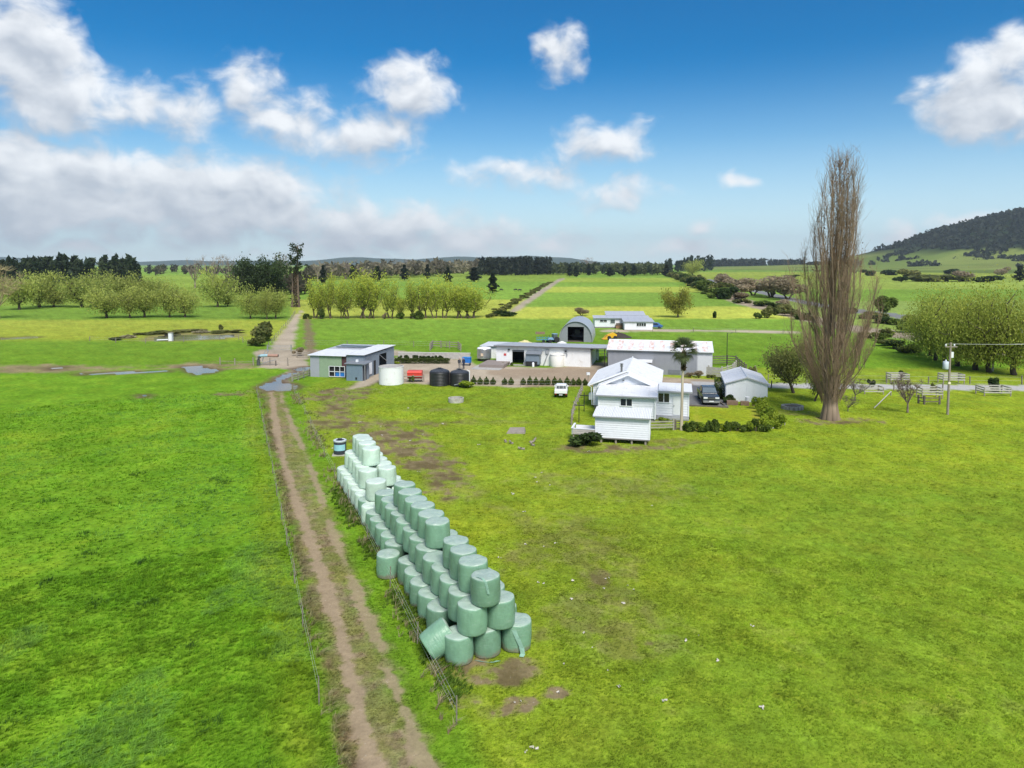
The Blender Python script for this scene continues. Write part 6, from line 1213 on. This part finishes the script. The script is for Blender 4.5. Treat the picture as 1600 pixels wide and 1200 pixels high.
# farm machines by the round-roof barn
def tractor(label, u, v, rot, c):
    t = at('tractor', label, 'tractor', u, v, rot)
    MB().box(-1.6, -.2, -.35, .35, .75, 1.35).box(-.2, 1.2, -.5, .5, .7, 1.1).build('body', c, t); MB().box(-.1, 1.1, -.6, .6, 2.25, 2.36).build('cab_roof', c, t); MB().box(-.05, 1.05, -.52, .52, 1.1, 2.25).build('cab_glass', GLASSG, t); MB().tube([(-1.0, .2, 1.3), (-1.0, .2, 2.1)], .05, 6).build('exhaust', BLACK, t)
    for (x, y, r) in ((-1.2, -.6, .45), (-1.2, .6, .45), (.7, -.75, .78), (.7, .75, .78)): q = MB().lathe([(r * .55, -.18), (r, -.16), (r, .16), (r * .55, .18)], 18).build('wheel', RUBBER, t, True, (x, y, r), (math.pi / 2, 0, 0)); MB().lathe([(.001, -.12), (r * .55, -.12), (r * .55, .12), (.001, .12)], 14).build('rim', WHITE, q)
    return t
tractor('blue tractor parked left of the round-roof barn', 864, 535, .5, mat('tractor_blue', (.22, .38, .58), .4)).scale = (.8, .8, .75)
t = at('trailer', 'teal farm trailer beside the blue tractor', 'trailer', 848, 535); t.scale = (.85, .85, .85); MB().box(-1.5, 1.5, -.8, .8, .6, .75).build('deck', mat('teal_paint', (.07, .26, .28), .5), t)
for x in (-1.4, -.7, 0, .7, 1.4): MB().box(x - .04, x + .04, -.85, -.8, .7, 1.4).box(x - .04, x + .04, .8, .85, .7, 1.4).build('stake', mat('teal_paint', (0, 0, 0)), t)
MB().box(-1.5, 1.5, -.88, -.85, 1.2, 1.35).build('side_rail', mat('teal_paint', (0, 0, 0)), t)
for y in (-.7, .7): MB().lathe([(.36, -.1), (.36, .1)], 16).build('wheel', RUBBER, t, loc=(.2, y, .36), rot=(math.pi / 2, 0, 0))
t = at('loader', 'yellow loader bucket machine beside the dirt heap', 'loader', 955, 530.5, .1); YEL = mat('yellow_paint', (.75, .42, .02), .45, .1)
MB().prism([(-1.0, .4), (1.0, .4), (1.1, 1.1), (.4, 1.5), (-.9, 1.0)], -.6, .6).build('body', YEL, t); MB().prism([(-1.9, .1), (-1.0, .1), (-1.1, .9), (-1.4, .4)], -.9, .9).build('bucket', YEL, t); MB().tube([(-.8, -.65, .9), (-1.4, -.65, .4)], .09, 6).tube([(-.8, .65, .9), (-1.4, .65, .4)], .09, 6).build('arm', YEL, t); MB().tube([(.8, .0, 1.2), (.8, 0, 2.0)], .06, 6).build('exhaust', BLACK, t)
for x in (-.6, .7):
    for y in (-.7, .7): MB().lathe([(.42, -.15), (.42, .15)], 16).build('wheel', RUBBER, t, loc=(x, y, .42), rot=(math.pi / 2, 0, 0))
def heap(name, label, u, v, rx, ry, hz, mt, cat='heap', seed=1):
    t = at(name, label, cat, u, v); n = 26; X, Y = np.meshgrid(np.linspace(-1, 1, n), np.linspace(-1, 1, n)); R_ = np.hypot(X, Y); Z = np.clip(1 - R_, 0, 1) ** .8 * (.6 + .8 * fbm(X + seed, Y, 3., 4, seed)) - .03
    i = (np.arange(n - 1)[:, None] * n + np.arange(n - 1)[None, :]).ravel(); link('mound', mesh_np('mound', np.stack([X.ravel() * rx, Y.ravel() * ry, Z.ravel() * hz], 1), Q=np.stack([i, i + 1, i + n + 1, i + n], 1), mat=mt, smooth=True), t); return t
heap('dirt_heap', 'dark heap of soil beside the yellow loader', 967, 527.5, 2.9, 2.2, 1.25, mat('dark_soil', (.045, .035, .028), .95, .3, 4.0, bump=.6, bscale=6)); heap('sand_heap', 'pale yellow heap behind the milking shed roof', 820, 535.5, 1.6, 1.4, .55, mat('pale_heap', (.62, .55, .25), .8), seed=3); heap('silage_cover', 'white covered heap behind the milking shed roof', 878, 536, 1.0, 1.0, .45, mat('white_cover', (.75, .75, .72), .6), seed=4)
t = at('feed_trough', 'small brown trough lying in the field left of the barn', 'trough', 844, 522); MB().box(-1.0, 1.0, -.35, .35, 0, .08).box(-1.0, 1.0, -.4, -.32, 0, .5).box(-1.0, 1.0, .32, .4, 0, .5).build('tub', mat('trough_brown', (.24, .16, .11), .8), t); MB().box(-1.05, -1.0, -.4, .4, 0, .5).box(1.0, 1.05, -.4, .4, 0, .5).build('end_board', TIMBER, t)

# ------------------------------------------------------------------ people and cows
def person(label, u, v, rot, shirt, trousers, flip=1):
    t = at('person', label, 'person', u, v, rot)
    J = {'pel': (0, 0, .95), 'belly': (0, -.01, 1.12), 'chest': (0, 0, 1.34), 'neck': (0, .01, 1.50), 'head0': (0, -.01, 1.60), 'head1': (0, -.01, 1.73)}
    E = [('pel', 'belly'), ('belly', 'chest'), ('chest', 'neck'), ('neck', 'head0'), ('head0', 'head1')]; Rr = {'pel': (.16, .12), 'belly': (.15, .11), 'chest': (.18, .12), 'neck': (.055, .055), 'head0': (.085, .10), 'head1': (.075, .085)}
    for s, n in ((-1, 'l'), (1, 'r')):
        st = .05 * s * flip
        J.update({n + 'sh': (s * .19, 0, 1.42), n + 'el': (s * .25, .03, 1.15), n + 'wr': (s * .22, -.10 - st, .92), n + 'hd': (s * .21, -.14 - st, .83), n + 'hip': (s * .10, 0, .88), n + 'kn': (s * .11, -.03 + st, .48), n + 'an': (s * .12, .02 + st, .09), n + 'to': (s * .13, -.15 + st, .04)})
        E += [('chest', n + 'sh'), (n + 'sh', n + 'el'), (n + 'el', n + 'wr'), (n + 'wr', n + 'hd'), ('pel', n + 'hip'), (n + 'hip', n + 'kn'), (n + 'kn', n + 'an'), (n + 'an', n + 'to')]
        Rr.update({n + 'sh': (.065,) * 2, n + 'el': (.048,) * 2, n + 'wr': (.034,) * 2, n + 'hd': (.04,) * 2, n + 'hip': (.09,) * 2, n + 'kn': (.062,) * 2, n + 'an': (.045,) * 2, n + 'to': (.04,) * 2})
    ks = list(J); me = bpy.data.meshes.new('body'); me.from_pydata([J[k] for k in ks], [(ks.index(a), ks.index(b)) for a, b in E], []); o = link('body', me, t)
    md = o.modifiers.new('skin', 'SKIN'); sv = me.skin_vertices[0].data
    for i, k in enumerate(ks): sv[i].radius = Rr[k]; sv[i].use_root = (k == 'pel')
    sb = o.modifiers.new('smooth', 'SUBSURF'); sb.levels = 1; sb.render_levels = 2
    m = bpy.data.materials.new('clothes'); m.use_nodes = True; q = NT(m.node_tree); p = m.node_tree.nodes['Principled BSDF']; z = q.sep(q.n.new('ShaderNodeTexCoord').outputs['Object'])
    c = q.mix(q.smooth(z[2], .93, .95), (*trousers, 1), (*shirt, 1)); c = q.mix(q.smooth(z[2], 1.49, 1.51), c, (.48, .30, .22, 1)); hair = q.math('MULTIPLY', q.smooth(z[2], 1.62, 1.66), q.smooth(q.math('ADD', z[1], q.math('MULTIPLY', q.math('SUBTRACT', 1.7, z[2]), .6)), -.05, -.03)); c = q.mix(hair, c, (.05, .035, .025, 1)); c = q.mix(q.smooth(z[2], .10, .08), c, (.02, .02, .02, 1))
    q.put(p.inputs['Base Color'], c); p.inputs['Roughness'].default_value = .85; o.data.materials.append(m); return t
person('person in a dark top and pale trousers standing by the yard slab', 717.8, 577, .6, (.035, .04, .05), (.22, .2, .18)); person('person in a navy top standing beside the other one', 724.5, 576.5, -.5, (.02, .028, .06), (.03, .035, .06), -1)
def cow(label, u, v, rot):
    t = at('cow', label, 'cow', u, v, rot, 'black cows in the far field')
    J = [(-.75, 0, 1.15), (-.2, 0, 1.02), (.4, 0, 1.05), (.75, 0, 1.2), (1.1, 0, 1.0), (1.35, 0, .65), (1.5, 0, .5), (-.75, .2, .9), (-.82, .2, .55), (-.75, .2, .03), (-.75, -.2, .9), (-.82, -.2, .55), (-.75, -.2, .03), (.6, .18, .85), (.62, .18, .45), (.6, .18, .03), (.6, -.18, .85), (.62, -.18, .45), (.6, -.18, .03), (-.95, 0, 1.1), (-1.0, 0, .6)]
    E = [(0, 1), (1, 2), (2, 3), (3, 4), (4, 5), (5, 6), (0, 7), (7, 8), (8, 9), (0, 10), (10, 11), (11, 12), (2, 13), (13, 14), (14, 15), (2, 16), (16, 17), (17, 18), (0, 19), (19, 20)]
    R_ = [.34, .42, .40, .30, .18, .15, .10, .14, .09, .06, .14, .09, .06, .13, .08, .06, .13, .08, .06, .05, .04]
    me = bpy.data.meshes.new('body'); me.from_pydata(J, E, []); o = link('body', me, t); o.modifiers.new('skin', 'SKIN'); sv = me.skin_vertices[0].data
    for i, r in enumerate(R_): sv[i].radius = (r, r); sv[i].use_root = (i == 1)
    sb = o.modifiers.new('smooth', 'SUBSURF'); sb.levels = 1; me.materials.append(mat('cow_hide', (.03, .025, .022), .8)); return t
for i, (u, v, r) in enumerate(((783, 455, .3), (806, 455, 3.3), (812, 455.5, .2))): cow(f'black cow grazing in the far field, {N2[i]} from the left', u, v, r)

# ------------------------------------------------------------------ grass, weeds and scraps
def tufts(P, col, h, w, nb, lean, r):
    n = len(P); k = np.repeat(np.arange(n), nb); m = len(k); a = r.uniform(0, 6.28, m); off = r.normal(size=(m, 2)) * (w * 1.6)[k][:, None]
    base = np.concatenate([P[k] + off, np.full((m, 1), -.01)], 1); hh = h[k] * r.uniform(.55, 1.2, m); ln = lean * hh * r.uniform(.3, 1.3, m); d = np.stack([np.cos(a) + .5, np.sin(a) * .6], 1); s = np.stack([-d[:, 1], d[:, 0]], 1) * (w[k] * r.uniform(.5, 1.1, m))[:, None]
    tip = base.copy(); tip[:, :2] += d * ln[:, None]; tip[:, 2] += hh; md = base.copy(); md[:, :2] += d * (ln * .3)[:, None]; md[:, 2] += hh * .6
    b0 = base.copy(); b0[:, :2] -= s; b1 = base.copy(); b1[:, :2] += s; m0 = md.copy(); m0[:, :2] -= s * .7; m1 = md.copy(); m1[:, :2] += s * .7
    V = np.stack([b0, b1, m1, tip, m0], 1).reshape(-1, 3); i = np.arange(m) * 5; T = np.concatenate([np.stack([i + 4, i + 2, i + 3], 1)]); Q = np.stack([i, i + 1, i + 2, i + 4], 1)
    c = (col[k] * r.uniform(.75, 1.3, m)[:, None]); return V, Q, T, np.repeat(c, 5, 0)
GRASS = mat_attr('grass_blades', .8, .40, 0.0, spec=.08)
def sector(n, d0, d1, r, half=.68):
    d = np.sqrt(r.uniform(d0 * d0, d1 * d1, n)); a = r.uniform(-half, half, n); return np.stack([d * np.sin(a), d * np.cos(a)], 1)
r_ = np.random.default_rng(55)
def grass_layer(name, label, n, d0, d1, hl, hr, w, nb):
    P = sector(n, d0, d1, r_); c, g_, wt, kk = paint(P[:, 0], P[:, 1]); clump = fbm(P[:, 0], P[:, 1], .9, 3, 13.); big = fbm(P[:, 0], P[:, 1], .22, 3, 31.)
    ok = (g_ > r_.uniform(.2, .9, n)) & (wt < .2) & (kk <= 1) & (clump > r_.uniform(.0, .45, n)); P, c, clump, big, kk = P[ok], c[ok], clump[ok], big[ok], kk[ok]
    left = P[:, 0] < line_x(P[:, 1], FENCE_L); h = np.where(left, hl, hr) * (.7 + .6 * np.clip((clump - .35) * 2, 0, 1)) * np.where(kk == 1, .7, 1)
    fine = fbm(P[:, 0], P[:, 1], 2.4, 2, 91.); c = c * (.60 + .95 * fine)[:, None]; blue = (left & (big > .58)); c = np.where(blue[:, None], c * .95 + np.array([.08, .12, .06]) * .6, c); h = h * np.where(blue, 1.1, 1)
    V, Q, T, C = tufts(P, c * 1.36, h, np.full(len(P), w), nb, 1.3, r_); tag(link(name, mesh_np(name, V, Q=Q, T=T, mat=GRASS, col=C)), label, 'grass', None, 'stuff')
grass_layer('near_grass', 'thick tufted pasture grass in the near paddocks', 80000, 18, 42, .17, .08, .016, 6)
grass_layer('middle_grass', 'tufted pasture grass round the bales and house', 60000, 42, 95, .16, .09, .026, 5)
def weed_line(name, label, pts, n, spread, h, col0, col1, w=.02, nb=12, lean=.8):
    q = along(pts, .02); idx = r_.integers(0, len(q), n); P = np.array(q)[idx] + r_.normal(size=(n, 2)) * spread; nz = fbm(P[:, 0], P[:, 1], .35, 3, 41.); P = P[nz > .47]; t_ = r_.uniform(0, 1, len(P))[:, None]
    V, Q, T, C = tufts(P, np.array(col0) * (1 - t_) + np.array(col1) * t_, np.full(len(P), h) * r_.uniform(.5, 1.2, len(P)), np.full(len(P), w), nb, lean, r_); tag(link(name, mesh_np(name, V, Q=Q, T=T, mat=GRASS, col=C)), label, 'weeds', None, 'stuff')
sh = lambda pts, dx: [(x + dx, y) for x, y in pts]
weed_line('dry_grass', 'pale dry grass along the fence left of the track', sh(FENCE_L[::-1], .35), 520, .16, .30, (.46, .40, .24), (.30, .30, .10))
weed_line('dry_rushes', 'brown dry rushes along the fence beside the bales', sh(FENCE_R[::-1], -.2), 330, .25, .42, (.44, .33, .22), (.52, .46, .27))
weed_line('green_weeds', 'dark green weeds at the foot of the bales', [tuple(A0 + RL * -.9 + RD * q) for q in (-2.5, 5, 12, 24)], 1300, .30, .24, (.09, .18, .02), (.20, .30, .05), .03)
weed_line('far_weeds', 'rank grass along the upper end of the bale fence', GP((462, 612), (482, 655), (505, 700), (540, 760)), 420, .4, .28, (.26, .32, .06), (.48, .44, .22), .03)
# dark clumps in the left paddock
P = sector(70, 20, 60, r_); P = P[P[:, 0] < line_x(P[:, 1], FENCE_L) - .5]; P = np.repeat(P, 22, 0) + r_.normal(size=(len(P) * 22, 2)) * .30
V, Q, T, C = tufts(P, np.tile([.075, .165, .03], (len(P), 1)), np.full(len(P), .24), np.full(len(P), .02), 5, .9, r_); tag(link('grass_clumps', mesh_np('grass_clumps', V, Q=Q, T=T, mat=GRASS, col=C)), 'dark rank grass clumps in the left paddock', 'grass', None, 'stuff')
# white scraps of film and bone strewn on the grass
sp = [(c_[0] + rnd.gauss(0, c_[2]), c_[1] + rnd.gauss(0, c_[3])) for c_ in ((640, 690, 60, 30), (850, 800, 50, 60), (930, 880, 70, 80), (560, 660, 40, 25), (960, 1010, 80, 70)) for _ in range(9)] + [(868, 850), (850, 855), (973, 944), (1070, 1002), (1005, 1064), (912, 990), (830, 1170), (820, 1176), (1195, 1107), (812, 1098), (806, 1101), (700, 1096), (838, 1172), (945, 920), (850, 913)]
V, Q = [], []
for (u, v) in sp:
    x, y = G(u, v); s = rnd.uniform(.02, .085) if v > 780 else rnd.uniform(.05, .14)
    for k in range(3):
        a = rnd.uniform(0, 6.28); ox, oy = rnd.gauss(0, s), rnd.gauss(0, s); d = np.array([math.cos(a), math.sin(a)]) * s * .8; e = np.array([-d[1], d[0]]) * .45; n = len(V)
        V += [(x + ox - d[0] - e[0], y + oy - d[1] - e[1], .04), (x + ox + d[0] - e[0], y + oy + d[1] - e[1], .05), (x + ox + d[0] + e[0], y + oy + d[1] + e[1], .09), (x + ox - d[0] + e[0], y + oy - d[1] + e[1], .06)]; Q.append((n, n + 1, n + 2, n + 3))
tag(link('litter', mesh_np('litter', np.array(V), Q=np.array(Q), mat=mat('pale_scraps', (.50, .46, .40), .8, .25, 6.0))), 'pale scraps of torn film scattered over the paddock', 'litter', None, 'stuff')

# ------------------------------------------------------------------ the air
hz = MB().box(-9900, 9900, -300, 10400, -10, 420).build('haze', None); hz['kind'] = 'stuff'; hz['label'] = 'thin blue haze over the distance'; hz['category'] = 'haze'
m = bpy.data.materials.new('haze_air'); m.use_nodes = True; m.node_tree.nodes.clear(); pv_ = m.node_tree.nodes.new('ShaderNodeVolumePrincipled'); mo = m.node_tree.nodes.new('ShaderNodeOutputMaterial')
pv_.inputs['Color'].default_value = (.80, .90, 1.0, 1); pv_.inputs['Density'].default_value = 7.0e-5; pv_.inputs['Anisotropy'].default_value = .2
m.node_tree.links.new(pv_.outputs[0], mo.inputs['Volume']); hz.data.materials.append(m)
SC.cycles.volume_bounces = 0
